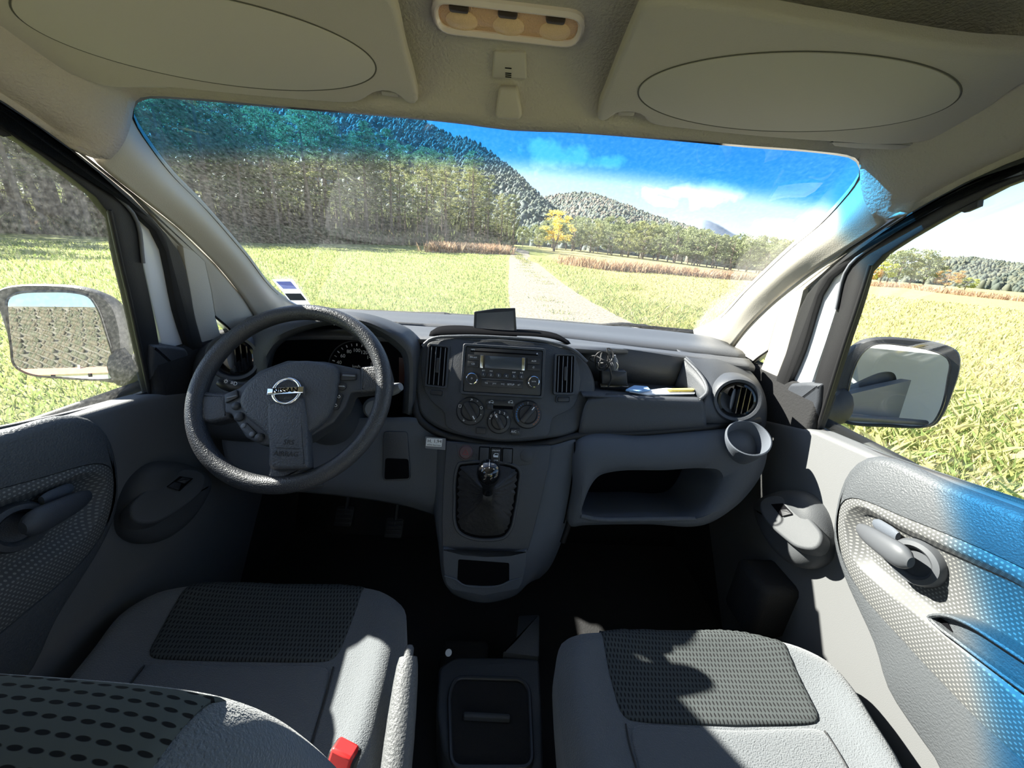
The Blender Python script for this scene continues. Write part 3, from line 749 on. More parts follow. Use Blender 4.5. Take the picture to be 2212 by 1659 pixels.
for r in range(len(lay) - 1):
    for k in range(n): Fc.append((r*n+k, r*n+(k+1) % n, (r+1)*n+(k+1) % n, (r+1)*n+k))
Fc.append(tuple((len(lay)-1)*n + k for k in range(n)))
mesh('passenger_bin', V, Fc, m_grey, dash, angle=50)
tube('bin_lip', cr([LP.pt(1255, 1114, .008), LP.pt(1280, 1120, .01), LP.pt(1400, 1121, .01), LP.pt(1500, 1120, .008)], 20), .006, m_grey, dash)
mesh('bin_shade', *plateVF(LP, inset(a2, .007), -.155, -.150, 0), m_deep, dash)  # black sheet deepens the shade at the back of the bin
# cup holder
cupc = P(1617, 945, Y=.728); cn = Vector((-.22, -.52, .83))
rim_ = mesh('cup_holder', *latheVF(cupc - cn.normalized() * .075, cn, [(.030, .0), (.038, .03), (.044, .060), (.046, .070), (.0455, .075), (.043, .076), (.041, .073), (.038, .050), (.032, .01)], 48), m_grey, dash)
mesh('cup_shade', *latheVF(cupc - cn.normalized() * .068, cn, [(.031, 0), (.031, .002)], 32), m_deep, rim_)  # black disc deepens the shade at the bottom of the cup
# dark joint between upper and lower mouldings
jt = [Cp.pt(897, 850, -.03), Cp.pt(903, 900, -.02), Cp.pt(940, 932, -.018), Cp.pt(1000, 950, -.018), Cp.pt(1085, 962, -.018), Cp.pt(1180, 958, -.018), Cp.pt(1245, 942, -.018), P(1400, 934, Y=.79), P(1560, 918, Y=.79), P(1640, 908, Y=.80)]
tube('joint', cr(jt, 60), .009, m_black, dash)

# kick panels and lower side walls of the footwells
for s in (1, -1):
    MIR = s
    struct(mesh('wall_kick_' + LEFTN[s][1], *boxVF((.725, 1.02, -.64), AX, AY, AZ, .022, .28, .40), m_floor, bev=.01), 'dark kick panel beside the footwell, ' + LEFTN[s][0])
MIR = 1

# ---- centre stack (plane Cp faces the cabin)
def CL_(pts, off=0): return [Vector(Cp.loc(x, y, off)) for x, y in pts]
def Ccr(pts, n, off=0): return [p.xy for p in cr([Vector((*Cp.loc(x, y, off), 0)) for x, y in pts], n, True)]
body = [(917, 740), (935, 730), (985, 725), (1085, 728), (1180, 738), (1240, 756), (1268, 782), (1288, 820), (1292, 850), (1286, 885), (1270, 915), (1248, 938), (1180, 950), (1085, 955), (1000, 944), (935, 925), (905, 902), (894, 860), (892, 800), (900, 762)]
st = mesh('centre_stack', *plateVF(Cp, Ccr(body, 110), -.022, 0, .010, 4), m_dash, dash)
# raised inner fascia
fas = [(922, 742), (985, 731), (1085, 733), (1180, 742), (1236, 762), (1252, 790), (1257, 830), (1250, 868), (1236, 888), (1192, 905), (1186, 944), (1085, 951), (1000, 940), (962, 926), (960, 893), (930, 872), (912, 845), (905, 800), (908, 765)]
fa = mesh('fascia', *plateVF(Cp, rp(CL_(fas, .004), .012), 0, .0045, .002), m_dash, st)
# rolled top edge of the stack and a black sheet for the shaded slot behind it
tube('top_roll', cr([Cp.pt(*p, -.002) for p in [(912, 748), (930, 733), (985, 727), (1085, 729), (1180, 738), (1240, 757), (1268, 782)]], 40), .004, m_dashtop, dash)
slot = [P(930, 722, Y=.90), P(950, 711, Y=.93), P(1085, 716, Y=.94), P(1200, 726, Y=.93), P(1228, 742, Y=.91)]
slot2 = [P(925, 733, Y=.868), P(950, 730, Y=.868), P(1085, 731, Y=.868), P(1200, 740, Y=.868), P(1238, 757, Y=.868)]
loft('slot_shade', [[p + Vector((0, 0, .007)) for p in slot], [p + Vector((0, .01, .007)) for p in slot2]], 30, 3, m_deep, dash, solid=.002)

def vent(px, cy_, w_, h_, px2):
    c = Vector(Cp.loc(px, cy_, .004)); rot = -math.radians(3.2) * 0
    fr = mesh('centre_vent', *ringVF(Cp, rrect(c.x, c.y, w_ + .010, h_ + .010, .006), rrect(c.x, c.y, w_, h_, .004), 0, .008, b=.001), m_dash, st)
    mesh('vent_shade', *plateVF(Cp, rrect(c.x, c.y, w_, h_, .003), .004, .0052, 0), m_deep, fr)  # flat black plate in place of the shaded vent interior
    for k in range(4):
        x = c.x + (k - 1.5) * w_ / 4
        mesh('vent_vane', *plateVF(Cp, rrect(x, c.y, .0018, h_ * .97, .0005), .0052, .0075, .0003), m_silver, fr)
    mesh('vent_tab', *plateVF(Cp, rrect(c.x + .001, c.y + .001, .0075, h_ * .38, .003), .006, .012, .002), m_btn, fr)
    c2 = Vector(Cp.loc(px2[0], px2[1], .004))
    mesh('vent_wheel', *plateVF(Cp, rrect(c2.x, c2.y, .027, .010, .003), .004, .0075, .001), m_btn, fr)
    mesh('wheel_surround', *ringVF(Cp, rrect(c2.x, c2.y, .034, .016, .004), rrect(c2.x, c2.y, .029, .012, .003), 0, .006, b=.0005), m_dash, fr)
vent(943, 794, .044, .092, (941, 852)); vent(1221, 811, .042, .088, (1218, 866))

# ---- car radio: a unit of its own in the stack
radio = thing('car_radio', 'black double height car radio with two silver ringed knobs in the centre of the dashboard', 'radio', Cp.pt(1087, 800, .01))
ro_ = [Vector(p) for p in CL_([(1003, 748), (1172, 757), (1171, 858), (1001, 849)], .010)]
cx_, cy2 = sum(p.x for p in ro_) / 4, sum(p.y for p in ro_) / 4
rw, rh = .178, .104
mesh('radio_body', *plateVF(Cp, rrect(cx_, cy2, rw, rh, .004), .002, .012, .0015), m_btn, radio)
frm = frame_('surround', Cp, rrect(cx_, cy2, rw + .014, rh + .014, .007), rrect(cx_, cy2, rw + .002, rh + .002, .004), .001, .0145, m_dash, radio)
def RX(x, y): return (cx_ + (x - .5) * rw, cy2 + (.5 - y) * rh)     # 0..1 across the unit
def rpl(name, x0, y0, x1, y1, off0, off1, m, par, r=.001, b=.0006):
    a, b_ = RX(x0, y0), RX(x1, y1)
    return mesh(name, *plateVF(Cp, rrect((a[0]+b_[0])/2, (a[1]+b_[1])/2, abs(b_[0]-a[0]), abs(b_[1]-a[1]), r), off0, off1, b), m, par)
rpl('disc_slot', .06, .075, .94, .105, .011, .0125, m_deep, radio)
rpl('display', .255, .17, .735, .45, .011, .0126, m_screen, radio)
rpl('display_trim', .195, .165, .235, .455, .011, .0135, m_chrome, radio)
rpl('display_trim', .735, .165, .775, .455, .011, .0135, m_chrome, radio)
def key(x0, y0, x1, y1, text=None, ts=.0055, rot=0):
    k = rpl('key', x0, y0, x1, y1, .011, .0148, m_btn, radio, .0015)
    if text:
        a = RX((x0+x1)/2, (y0+y1)/2)
        mesh('lettering', *textVF(text, ts, Cp, a[0], a[1], 0, off=.0149), m_mark, k, smooth=False, recalc=False)
key(.03, .17, .18, .305, 'FM·AM'); key(.03, .315, .18, .45, 'CD')
key(.81, .17, .97, .305, 'AUX'); key(.81, .315, .97, .45, '✆')
for i in range(6):
    x = .245 + i * .0985
    a = RX(x, .60)
    b = mesh('preset_button', *latheVF(Cp.at(a[0], a[1], .011), Cp.n, [(.006, 0), (.006, .003), (.005, .0038)], 20), m_btn, radio)
    mesh('lettering', *textVF(str(i + 1), .0065, Cp, a[0], a[1], off=.0149), m_mark, b, smooth=False, recalc=False)
    if i in (0, 1, 4, 5):
        t = ('RPT', 'MIX', '', '', 'DISP', 'A-Z')[i]
        mesh('lettering', *textVF(t, .0042, Cp, a[0], RX(x, .51)[1], off=.0122), m_mark, radio, smooth=False, recalc=False)
names = ('TA', '|<<', '>>|', 'SETUP', '↩')
bar = rpl('key_bar', .225, .70, .765, .86, .011, .0145, m_btn, radio, .004)
rpl('bar_trim', .225, .685, .765, .695, .011, .015, m_silver, radio, .0002, .0002)
for i, t in enumerate(names):
    a = RX(.29 + i * .105, .785); mesh('lettering', *textVF(t, .0058, Cp, a[0], a[1], off=.0146), m_mark, bar, smooth=False, recalc=False)
mesh('lettering', *textVF('MP3', .005, Cp, *RX(.09, .06), off=.0122), m_mark, radio, smooth=False, recalc=False)
mesh('lettering', *textVF('▲', .005, Cp, *RX(.93, .06), off=.0122), m_mark, radio, smooth=False, recalc=False)
for x, t in ((.105, 'O'), (.895, 'ENTER')):
    a = RX(x, .72 if x < .5 else .71)
    kb = mesh('knob', *latheVF(Cp.at(a[0], a[1], .010), Cp.n, [(.0155, 0), (.0155, .004), (.0125, .005), (.0125, .016), (.011, .018), (.001, .0182)], 32), m_btn, radio)
    mesh('knob_ring', *latheVF(Cp.at(a[0], a[1], .024), Cp.n, [(.0130, -.003), (.0134, .0005), (.0128, .003), (.0116, .0035), (.0116, -.003)], 40), m_chrome, kb)
    mesh('lettering', *textVF(t, .005 if len(t) < 3 else .0034, Cp, a[0], a[1], off=.0283), m_mark, kb, smooth=False, recalc=False)

# ---- heater controls
def dial(px, py, r, ang, marks):
    c = Vector(Cp.loc(px, py, .006)); o = Cp.at(c.x, c.y, .004)
    d = mesh('heater_dial', *latheVF(o, Cp.n, [(r + .002, 0), (r + .002, .001), (r, .0025), (r * .98, .004), (r * .72, .005), (r * .68, .003), (r*.66, .003)], 48), m_btn, st)
    k = mesh('dial_knob', *latheVF(o, Cp.n, [(r * .66, 0), (r * .66, .006), (r * .6, .008), (.001, .0085)], 40), m_btn, d)
    t = math.radians(ang); e = Vector((math.cos(t), math.sin(t)))
    mesh('dial_grip', *plateVF(Cp, rrect(c.x, c.y, r * 1.42, r * .42, r * .12, t), .010, .021, .0025), m_btn, d)
    q = c + e * r * .55
    mesh('dial_pointer', *plateVF(Cp, rrect(q.x, q.y, r * .28, .0022, .0004, t), .0205, .0215, 0), m_mark, d)
    for a, s_ in marks:
        tt = math.radians(a); mesh('dial_marking', *textVF(s_, .0085, Cp, c.x + math.cos(tt) * r * .84, c.y + math.sin(tt) * r * .84, 0, off=.009), m_mark, d, smooth=False, recalc=False)
    return d, c
d1, c1 = dial(1016, 889, .031, -58, [(88, '↗'), (20, '○'), (160, '□'), (-122, '↓'), (-60, '•'), (55, '"'), (-20, '"')])
d2, c2 = dial(1078, 911, .026, 120, [(165, '▪'), (148, '0'), (120, '1'), (90, '2'), (60, '3'), (30, '4')])
d3, c3 = dial(1140, 896, .031, 52, [(92, '!')])
# coloured temperature scale: blue on the cold side, brownish red on the warm side
for nm, a0, a1_, m in (('cold_scale', 118, 215, mat('cold_blue', (.05, .16, .38), .5)), ('warm_scale', 60, -55, mat('warm_red', (.30, .12, .06), .5))):
    b = MB()
    for i in range(9):
        t = math.radians(a0 + (a1_ - a0) * i / 8); q = c3 + Vector((math.cos(t), math.sin(t))) * .0262
        b.add(plateVF(Cp, rrect(q.x, q.y, .0016 + .0006 * i * .8, .0028, .0003, t + math.pi / 2), .007, .0088, 0))
    b.build(nm, m, d3, smooth=False)
# recirculation slider
a = Vector(Cp.loc(1080, 876, .006))
rc = mesh('slider_plate', *plateVF(Cp, rrect(*Cp.loc(1081, 871, .006), .066, .012, .005), .003, .006, .0008), m_btn, st)
mesh('slider_slot', *plateVF(Cp, rrect(*Cp.loc(1081, 880, .006), .058, .007, .002), .003, .0055, 0), m_deep, rc)
mesh('slider_knob', *plateVF(Cp, rrect(*Cp.loc(1059, 879, .006), .013, .013, .001), .004, .014, .001), m_btn, rc)
for px in (1061, 1103):
    q = Cp.loc(px, 869, .006); pts = [(-.006, -.001), (-.005, .0015), (-.002, .002), (0, .004), (.003, .004), (.005, .0015), (.006, -.001)]
    b = MB(); b.add(tubeVF([Cp.at(q[0] + x, q[1] + y, .0065) for x, y in pts], .0005, 6, closed=True))
    for x in (-.0035, .0035): b.add(tubeVF([Cp.at(q[0] + x + .0013*math.cos(t), q[1] - .001 + .0013*math.sin(t), .0065) for t in (i*math.pi/4 for i in range(8))], .0004, 5, closed=True))
    b.build('car_symbol', m_mark, rc)
q = Cp.loc(1039, 931, .006); mesh('blank_button', *plateVF(Cp, rrect(*q, .022, .014, .002), .003, .0072, .0012), m_btn, st)
q = Cp.loc(1114, 933, .006); ab = mesh('air_con_button', *plateVF(Cp, rrect(*q, .021, .014, .002), .003, .0082, .0012), m_btn, st)
mesh('lettering', *textVF('A/C▫', .0075, Cp, q[0], q[1], off=.0083), m_mark, ab, smooth=False, recalc=False)

# the stack face is bowed: its sides fall away from the driver
def bow_all(o):
    for c_ in [o] + list(o.children_recursive):
        if c_.type == 'MESH':
            for q in c_.data.vertices: q.co.y += .45 * (q.co.x - .018) ** 2
bow_all(st); bow_all(radio)
# ---- lower console (gear console)
con = thing('centre_console', 'grey and charcoal gear console running down below the heater controls', 'console', (0, .66, -.7))
Kp = PL(P(1070, 1075, Y=.707), (0, -.906, .423))
top = [(930, 945), (962, 955), (1085, 968), (1190, 965), (1252, 945)]
l1 = [P(925, 950, Y=.79), P(962, 952, Y=.765), P(1085, 962, Y=.765), P(1190, 962, Y=.765), P(1240, 950, Y=.77), P(1252, 948, Y=.80)]
l2 = [P(935, 1040, Y=.76), P(955, 1042, Y=.728), P(1070, 1045, Y=.726), P(1180, 1045, Y=.728), P(1232, 1040, Y=.75), P(1244, 1040, Y=.79)]
l3 = [P(938, 1110, Y=.73), P(950, 1115, Y=.697), P(1060, 1120, Y=.694), P(1160, 1120, Y=.697), P(1218, 1110, Y=.725), P(1232, 1110, Y=.78)]
l4 = [P(947, 1180, Y=.70), P(955, 1188, Y=.660), P(1045, 1200, Y=.652), P(1140, 1190, Y=.660), P(1195, 1170, Y=.70), P(1215, 1165, Y=.76)]
l5 = [P(955, 1245, Y=.69), P(965, 1262, Y=.648), P(1043, 1285, Y=.632), P(1122, 1268, Y=.648), P(1160, 1240, Y=.69), P(1185, 1230, Y=.75)]
l6 = [P(962, 1262, Y=.70), P(980, 1284, Y=.665), P(1043, 1303, Y=.65), P(1112, 1287, Y=.665), P(1140, 1262, Y=.70), P(1165, 1250, Y=.75)]
loft('console_body', [l1, l2, l3, l4, l5, l6], 50, 40, m_grey, con, solid=.004)
# charcoal upper panel
pan = [(964, 953), (1085, 964), (1191, 962), (1185, 1010), (1172, 1070), (1155, 1140), (1141, 1190), (1100, 1200), (1045, 1203), (1000, 1199), (955, 1187), (954, 1120), (957, 1040)]
rp_ = rp([Vector(Kp.loc(*p, .006)) for p in pan], .004)
mesh('upper_panel', *plateVF(Kp, rp_, -.03, .006, .003, 3), m_dash, con)
# recess for the switches
mesh('switch_recess', *plateVF(Kp, rp([Vector(Kp.loc(*p, .008)) for p in [(985, 958), (1165, 968), (1160, 985), (1150, 1003), (1120, 1006), (1005, 998), (990, 988)]], .006), .004, .0075, .001), m_dash, con)
q = Kp.loc(1006, 977, .01); hb_ = mesh('hazard_button', *latheVF(Kp.at(*q, .006), Kp.n, [(.0165, 0), (.0165, .003), (.0145, .0035), (.0145, .006), (.013, .0075), (.001, .0076)], 32), mat('hazard_plum', (.085, .045, .055), .35), con)
t3 = [Kp.at(q[0] + .0075 * math.cos(t), q[1] + .007 * math.sin(t) - .001, .0138) for t in (math.pi/2, math.pi/2 + 2*math.pi/3, math.pi/2 + 4*math.pi/3)]
tube('triangle', [t3[0], t3[0].lerp(t3[1], .5), t3[1], t3[1].lerp(t3[2], .5), t3[2], t3[2].lerp(t3[0], .5)], .0008, mat('hazard_red', (.35, .06, .07), .5), hb_, n=6, closed=True)
for px, nm in ((1046, 'blank_switch'), (1071, 'door_lock_switch'), (1096, 'blank_switch')):
    q = Kp.loc(px, 983 + (px - 1071) * .06, .008)
    k = mesh(nm, *plateVF(Kp, rrect(*q, .0205, .031, .0015), .004, .0115 if nm[0] == 'b' else .013, .001), m_btn if nm[0] == 'd' else m_dash, con)
    mesh('switch_gap', *ringVF(Kp, rrect(*q, .0245, .035, .002), rrect(*q, .021, .0315, .0015), .004, .009, b=.0003), m_deep, k)
    if nm[0] == 'd':
        mesh('lettering', *textVF('UNLOCK', .0045, Kp, q[0], q[1] + .0105, off=.0131), m_mark, k, smooth=False, recalc=False)
        mesh('lettering', *textVF('LOCK', .0045, Kp, q[0], q[1] - .0115, off=.0131), m_mark, k, smooth=False, recalc=False)
        b = MB(); b.add(tubeVF([Kp.at(q[0] + x, q[1] + y, .0132) for x, y in [(-.005, -.004), (-.005, 0), (-.002, .004), (.005, .004), (.005, -.004)]], .0008, 6, closed=True))
        b.add(plateVF(Kp, rrect(q[0], q[1] - .0022, .0095, .004, .0003), .0125, .0134, 0)); b.build('door_symbol', m_mark, k)
q = Kp.loc(1137, 984, .008); mesh('socket_cap', *latheVF(Kp.at(*q, .006), Kp.n, [(.0145, 0), (.0145, .002), (.013, .003), (.001, .0031)], 32), m_dash, con)
# gear lever recess
gr = [(992, 1002), (1000, 1000), (1110, 1006), (1122, 1016), (1121, 1050), (1112, 1110), (1104, 1142), (1090, 1160), (1060, 1166), (1020, 1163), (995, 1152), (985, 1138), (982, 1080), (985, 1020)]
g1 = [p.xy for p in cr([Vector((*Kp.loc(*p, .008), 0)) for p in gr], 80, True)]
mesh('gear_surround', *ringVF(Kp, inset(g1, -.004), inset(g1, .003), .004, .010, b=.002), m_dash, con)
mesh('gear_recess', *plateVF(Kp, inset(g1, .002), .0, .0067, 0), m_deep, con)
# storage pocket at the foot
Lp = PL(P(1045, 1240, Y=.638), (0, -.97, .24))
pk = [p for p in rp([Vector(Lp.loc(*p, .006)) for p in [(990, 1208), (1100, 1216), (1100, 1256), (1080, 1264), (1040, 1265), (1000, 1262), (988, 1252)]], .004)]
lowp = rp([Vector(Lp.loc(*p, .006)) for p in [(956, 1184), (1000, 1196), (1045, 1200), (1100, 1198), (1139, 1189), (1137, 1220), (1128, 1262), (1120, 1274), (1043, 1289), (975, 1275), (962, 1262), (956, 1220)]], .003)
mesh('lower_panel', *plateVF(Lp, lowp, -.03, .006, .004, 3), m_grey, con)
mesh('pocket_shade', *plateVF(Lp, pk, .0, .0066, 0), m_deep, con)  # pocket is a black plate; its inner shade is only colour
tube('pocket_lip', cr([Lp.pt(*p, .007) for p in [(960, 1244), (985, 1252), (1000, 1263), (1040, 1268), (1083, 1264), (1100, 1256), (1128, 1248)]], 30), .0022, m_grey, con)
# dark gap and cable on the passenger side of the console
tube('edge_gap', cr([P(1250, 955, Y=.775), P(1248, 1000, Y=.77), P(1240, 1060, Y=.76), P(1228, 1130, Y=.75), P(1215, 1170, Y=.745)], 20), .0075, m_black, con)
tube('edge_trim', cr([P(1242, 955, Y=.765), P(1240, 1000, Y=.757), P(1232, 1060, Y=.745), P(1218, 1130, Y=.725)], 20), .0015, m_deep, con)

# ---- gear lever
gear = thing('gear_lever', 'glossy black gear lever ball standing in a leather gaiter on the console', 'gear lever', Kp.pt(1048, 1110, 0))
kb = P(1056, 1024, Y=.655); foot = Kp.pt(1052, 1105, .0)
boot = []
for i, (w, t) in enumerate([(1, 0), (.86, .15), (.62, .35), (.42, .55), (.28, .75), (.2, .92), (.17, 1.0)]):
    ctr = Kp.pt(1050, 1092, .0085).lerp(P(1054, 1070, Y=.672), t)
    q = [ctr + Kp.u * (p.x - Kp.loc(1050, 1092, .004)[0]) * w * (1 + .05 * math.sin(9 * k + i)) + Kp.v * (p.y - Kp.loc(1050, 1092, .004)[1]) * w for k, p in enumerate(inset(g1, .008))]
    boot.append(q)
V = [p for r in boot for p in r]; n = len(g1); Fc = []
for r in range(len(boot) - 1):
    for k in range(n): Fc.append((r*n+k, r*n+(k+1) % n, (r+1)*n+(k+1) % n, (r+1)*n+k))
Fc.append(tuple((len(boot)-1)*n + k for k in range(n)))
mesh('gaiter', V, Fc, mat('gaiter_leather', (.015, .015, .017), .5, bump=.5, bscale=120), gear)
ax = (kb - P(1053, 1075, Y=.675)).normalized()
mesh('lever_knob', *latheVF(kb - ax * .026, ax, [(.012, -.03), (.0125, -.012), (.015, -.004), (.019, .006), (.0235, .018), (.0255, .030), (.0245, .040), (.020, .049), (.012, .0545), (.001, .056)], 36), m_gloss, gear)
kp = PL(kb + ax * .0302, ax, up=(0, .6, .8))
b = MB()
for x in (-.009, 0, .009): b.add(plateVF(kp, rrect(x, .0, .0009, .014, .0001), -.0022 - abs(x) * .3, .0008 - abs(x) * .28, 0))
b.add(plateVF(kp, rrect(0, 0, .019, .0009, .0001), -.002, -.0006, 0))
for x, y, t in ((-.009, .010, '1'), (0, .010, '3'), (.009, .010, '5'), (-.009, -.010, '2'), (0, -.010, '4'), (.009, -.010, 'R')): b.add(textVF(t, .006, kp, x, y, off=-.0035 if x else -.0015, depth=.001))
b.build('shift_pattern', m_silver, gear, smooth=False)

# ---- little price-like sticker on the dash
sp = PL(P(940, 955, Y=.752), (0, -.93, .3))
stk = thing('sticker', 'small white handwritten sticker on the dashboard beside the gear console', 'sticker', P(940, 955, Y=.75))
mesh('clear_film', *plateVF(sp, rp([Vector(sp.loc(*p)) for p in [(919, 943), (963, 947), (962, 972), (919, 968)]], .001), -.001, .0012, 0), m_silver, stk)
mesh('label_paper', *plateVF(sp, [Vector(sp.loc(*p)) for p in [(922, 946), (956, 948), (954, 965), (920, 963)]], .0012, .002, 0), m_paper, stk)
q = sp.loc(939, 953); q2 = sp.loc(938, 961)
b = MB(); b.add(textVF('H. 1,94', .011, sp, q[0], q[1], off=.0021)); b.add(textVF('MTH. fourreux', .005, sp, q2[0], q2[1], off=.0021)); b.build('lettering', m_btn, stk, smooth=False, recalc=False)

# ================================================================ STEERING WHEEL
Wc = Vector((-.3854, .6625, -.2740)); th = .6615
WP = PL(Wc, (0, -math.cos(th), math.sin(th)))
wheel = thing('steering_wheel', 'black three-spoke steering wheel with control buttons and worn rim', 'steering wheel', Wc)
Rw = .170; N = 96
rimp = [WP.at(Rw*math.cos(2*math.pi*i/N), Rw*math.sin(2*math.pi*i/N)) for i in range(N)]
tube('rim', rimp, [.0155] * N, m_rim, wheel, n=18, closed=True)
def Wl(pts, off=0): return [Vector(WP.loc(x, y, off)) for x, y in pts]
def Wc_(pts, n, off=0): return [p.xy for p in cr([Vector((*WP.loc(x, y, off), 0)) for x, y in pts], n, True)]
# spokes
mesh('spoke', *plateVF(WP, rp(Wl([(778, 792), (838, 785), (846, 815), (842, 850), (815, 846), (776, 850)]), .006), -.022, .004, .008, 4), m_rim, wheel)
mesh('spoke', *plateVF(WP, rp(Wl([(408, 850), (440, 845), (500, 850), (498, 905), (455, 915), (412, 905)]), .006), -.022, .004, .008, 4), m_rim, wheel)
mesh('spoke', *plateVF(WP, rp(Wl([(584, 1000), (662, 1000), (668, 1010), (690, 1050), (640, 1062), (560, 1058), (575, 1040)]), .006), -.022, .003, .008, 4), m_rim, wheel)
# control carrier around the hub
carr = [(476, 880), (479, 852), (515, 838), (560, 800), (620, 778), (700, 780), (779, 797), (783, 845), (757, 848), (745, 880), (720, 912), (690, 930), (660, 950), (585, 962), (566, 962), (530, 945), (505, 905), (498, 893), (478, 893)]
car = mesh('control_carrier', *plateVF(WP, rp(Wl(carr, .004), .004), -.030, .004, .004, 3), m_dash, wheel)
hubo = [(517, 868), (522, 848), (545, 820), (585, 796), (640, 779), (690, 781), (728, 793), (727, 840), (722, 870), (705, 902), (680, 925), (664, 938), (662, 960), (664, 1000), (663, 1011), (625, 1014), (583, 1012), (580, 975), (577, 945), (560, 925), (535, 905)]
hb_p = Wc_(hubo, 120, .014)
hub = mesh('airbag_cover', *plateVF(WP, hb_p, -.01, .020, .012, 6), m_hub, wheel)
# centre spine standing proud down to the lower spoke
sp_ = rp(Wl([(578, 868), (655, 856), (662, 900), (664, 960), (665, 1010), (625, 1013), (584, 1011), (580, 960), (577, 910)], .024), .006)
mesh('cover_spine', *plateVF(WP, sp_, .005, .0255, .006, 4), m_hub, hub)
# badge: ring and bar
bc = WP.loc(619, 845, .026); bcv = Vector(bc)
rot = math.radians(7)
rb = [WP.at(bc[0] + .0235 * math.cos(t), bc[1] + .0235 * math.sin(t), .0255) for t in (2*math.pi*i/56 for i in range(56))]
badge = mesh('badge', *tubeVF(rb, .0030, 10, True, flat=1.0), m_chrome, wheel)
bar = mesh('badge_bar', *plateVF(WP, rrect(bc[0], bc[1], .063, .0125, .001, rot), .024, .0305, .0012), m_chrome, badge)
mesh('badge_lettering', *textVF('NISSAN', .0125, WP, bc[0], bc[1], rot, off=.0306, bold=.0003, sx=1.05), m_deep, badge, smooth=False, recalc=False)
q = WP.loc(620, 968, .027)
b = MB(); b.add(textVF('SRS', .012, WP, q[0], q[1] + .010, 0, off=.0256)); b.add(textVF('AIRBAG', .012, WP, q[0], q[1] - .010, 0, off=.0256)); b.add(plateVF(WP, rrect(q[0], q[1], .040, .0012, .0001), .025, .0262, 0)); b.build('moulded_lettering', m_markd, hub, smooth=False, recalc=False)
# buttons
def wbtn(pts, n=None, m=m_btn, h=.008, nm='button'): return mesh(nm, *plateVF(WP, rp(Wl(pts, .006), .004), 0, h, .002), m, car)
rk = wbtn([(485, 853), (513, 841), (516, 858), (487, 872)], nm='rocker_switch')
mesh('rocker_ridge', *plateVF(WP, rrect(*WP.loc(500, 857, .01), .018, .003, .001, math.radians(20)), .007, .0105, .001), m_silver, rk)
for px, py, r in ((509, 877, .0075), (516, 900, .0088), (560, 945, .0085)):
    q = WP.loc(px, py, .006); mesh('round_button', *latheVF(WP.at(*q, .003), WP.n, [(r, 0), (r, .003), (r*.8, .0058), (r*.35, .0072), (.0005, .0074)], 24), m_dash, car)
a, b_ = WP.loc(527, 920, .006), WP.loc(545, 938, .006)
ang = math.atan2(b_[1]-a[1], b_[0]-a[0]); cc_ = ((a[0]+b_[0])/2, (a[1]+b_[1])/2)
pb = mesh('pair_button', *plateVF(WP, rrect(*cc_, .034, .013, .0062, ang), .002, .0075, .0015), m_dash, car)
for q in (a, b_): mesh('button_dimple', *latheVF(WP.at(*q, .006), WP.n, [(.0042, 0), (.0042, .0024), (.003, .003), (.0005, .003)], 18), m_silver, pb)
rk = wbtn([(736, 804), (771, 806), (770, 821), (736, 822)], nm='rocker_switch')
mesh('rocker_ridge', *plateVF(WP, rrect(*WP.loc(753, 811, .01), .024, .0035, .001, math.radians(0)), .007, .0105, .001), m_silver, rk)
q = WP.loc(739, 835, .006); bb = mesh('round_button', *latheVF(WP.at(*q, .003), WP.n, [(.0075, 0), (.0075, .0035), (.0065, .0045), (.0005, .0046)], 24), m_btn, car)
mesh('lettering', *textVF('CANCEL', .003, WP, q[0], q[1], off=.0077), m_mark, bb, smooth=False, recalc=False)
a, b_ = WP.loc(733, 858, .006), WP.loc(726, 877, .006)
ang = math.atan2(b_[1]-a[1], b_[0]-a[0]); cc_ = ((a[0]+b_[0])/2, (a[1]+b_[1])/2)
pb = mesh('pair_button', *plateVF(WP, rrect(*cc_, .033, .0125, .006, ang), .002, .0075, .0015), m_btn, car)
for q in (a, b_): mesh('lettering', *textVF('↺', .007, WP, q[0], q[1], off=.0076), m_mark, pb, smooth=False, recalc=False)
# column shroud and stalks: a unit behind the wheel
col_ = thing('steering_column', 'black column shroud with light and wiper stalks behind the wheel', 'steering column', Wc + Vector((0, .15, -.1)))
v, f = latheVF(Wc - WP.n * .04, -WP.n, [(.045, 0), (.062, .01), (.065, .06), (.070, .15), (.060, .22)], 32)
v = [Vector((p.x, p.y, p.z)) for p in v]; mesh('shroud', v, f, m_dash, col_)
def stalk(p0, p1, p2, m, txt=False):
    s_ = mesh('stalk', *tubeVF(cr([p0, p1, p2], 14), [.006]*7 + [.008, .010, .0115, .012, .012, .0115, .008], 14), m, col_)
    return s_
sA = Wc + Vector((-.05, .09, .02)); sk1 = stalk(sA, P(525, 838, Y=.70), P(474, 826, Y=.70), m_btn)
qq = PL(P(490, 826, Y=.686), (0, -.9, .4)); c_ = qq.loc(490, 826)
mesh('stalk_markings', *textVF('☼ ≡D', .010, qq, c_[0] + .006, c_[1], math.radians(-10), off=0), m_mark, sk1, smooth=False, recalc=False)
stalk(Wc + Vector((.05, .09, .02)), P(830, 845, Y=.72), P(866, 835, Y=.71), m_silver)
mesh('key_barrel', *latheVF(P(808, 880, Y=.73), (.3, -.8, .2), [(.022, 0), (.022, .012), (.018, .016), (.016, .012)], 28), m_silver, col_)

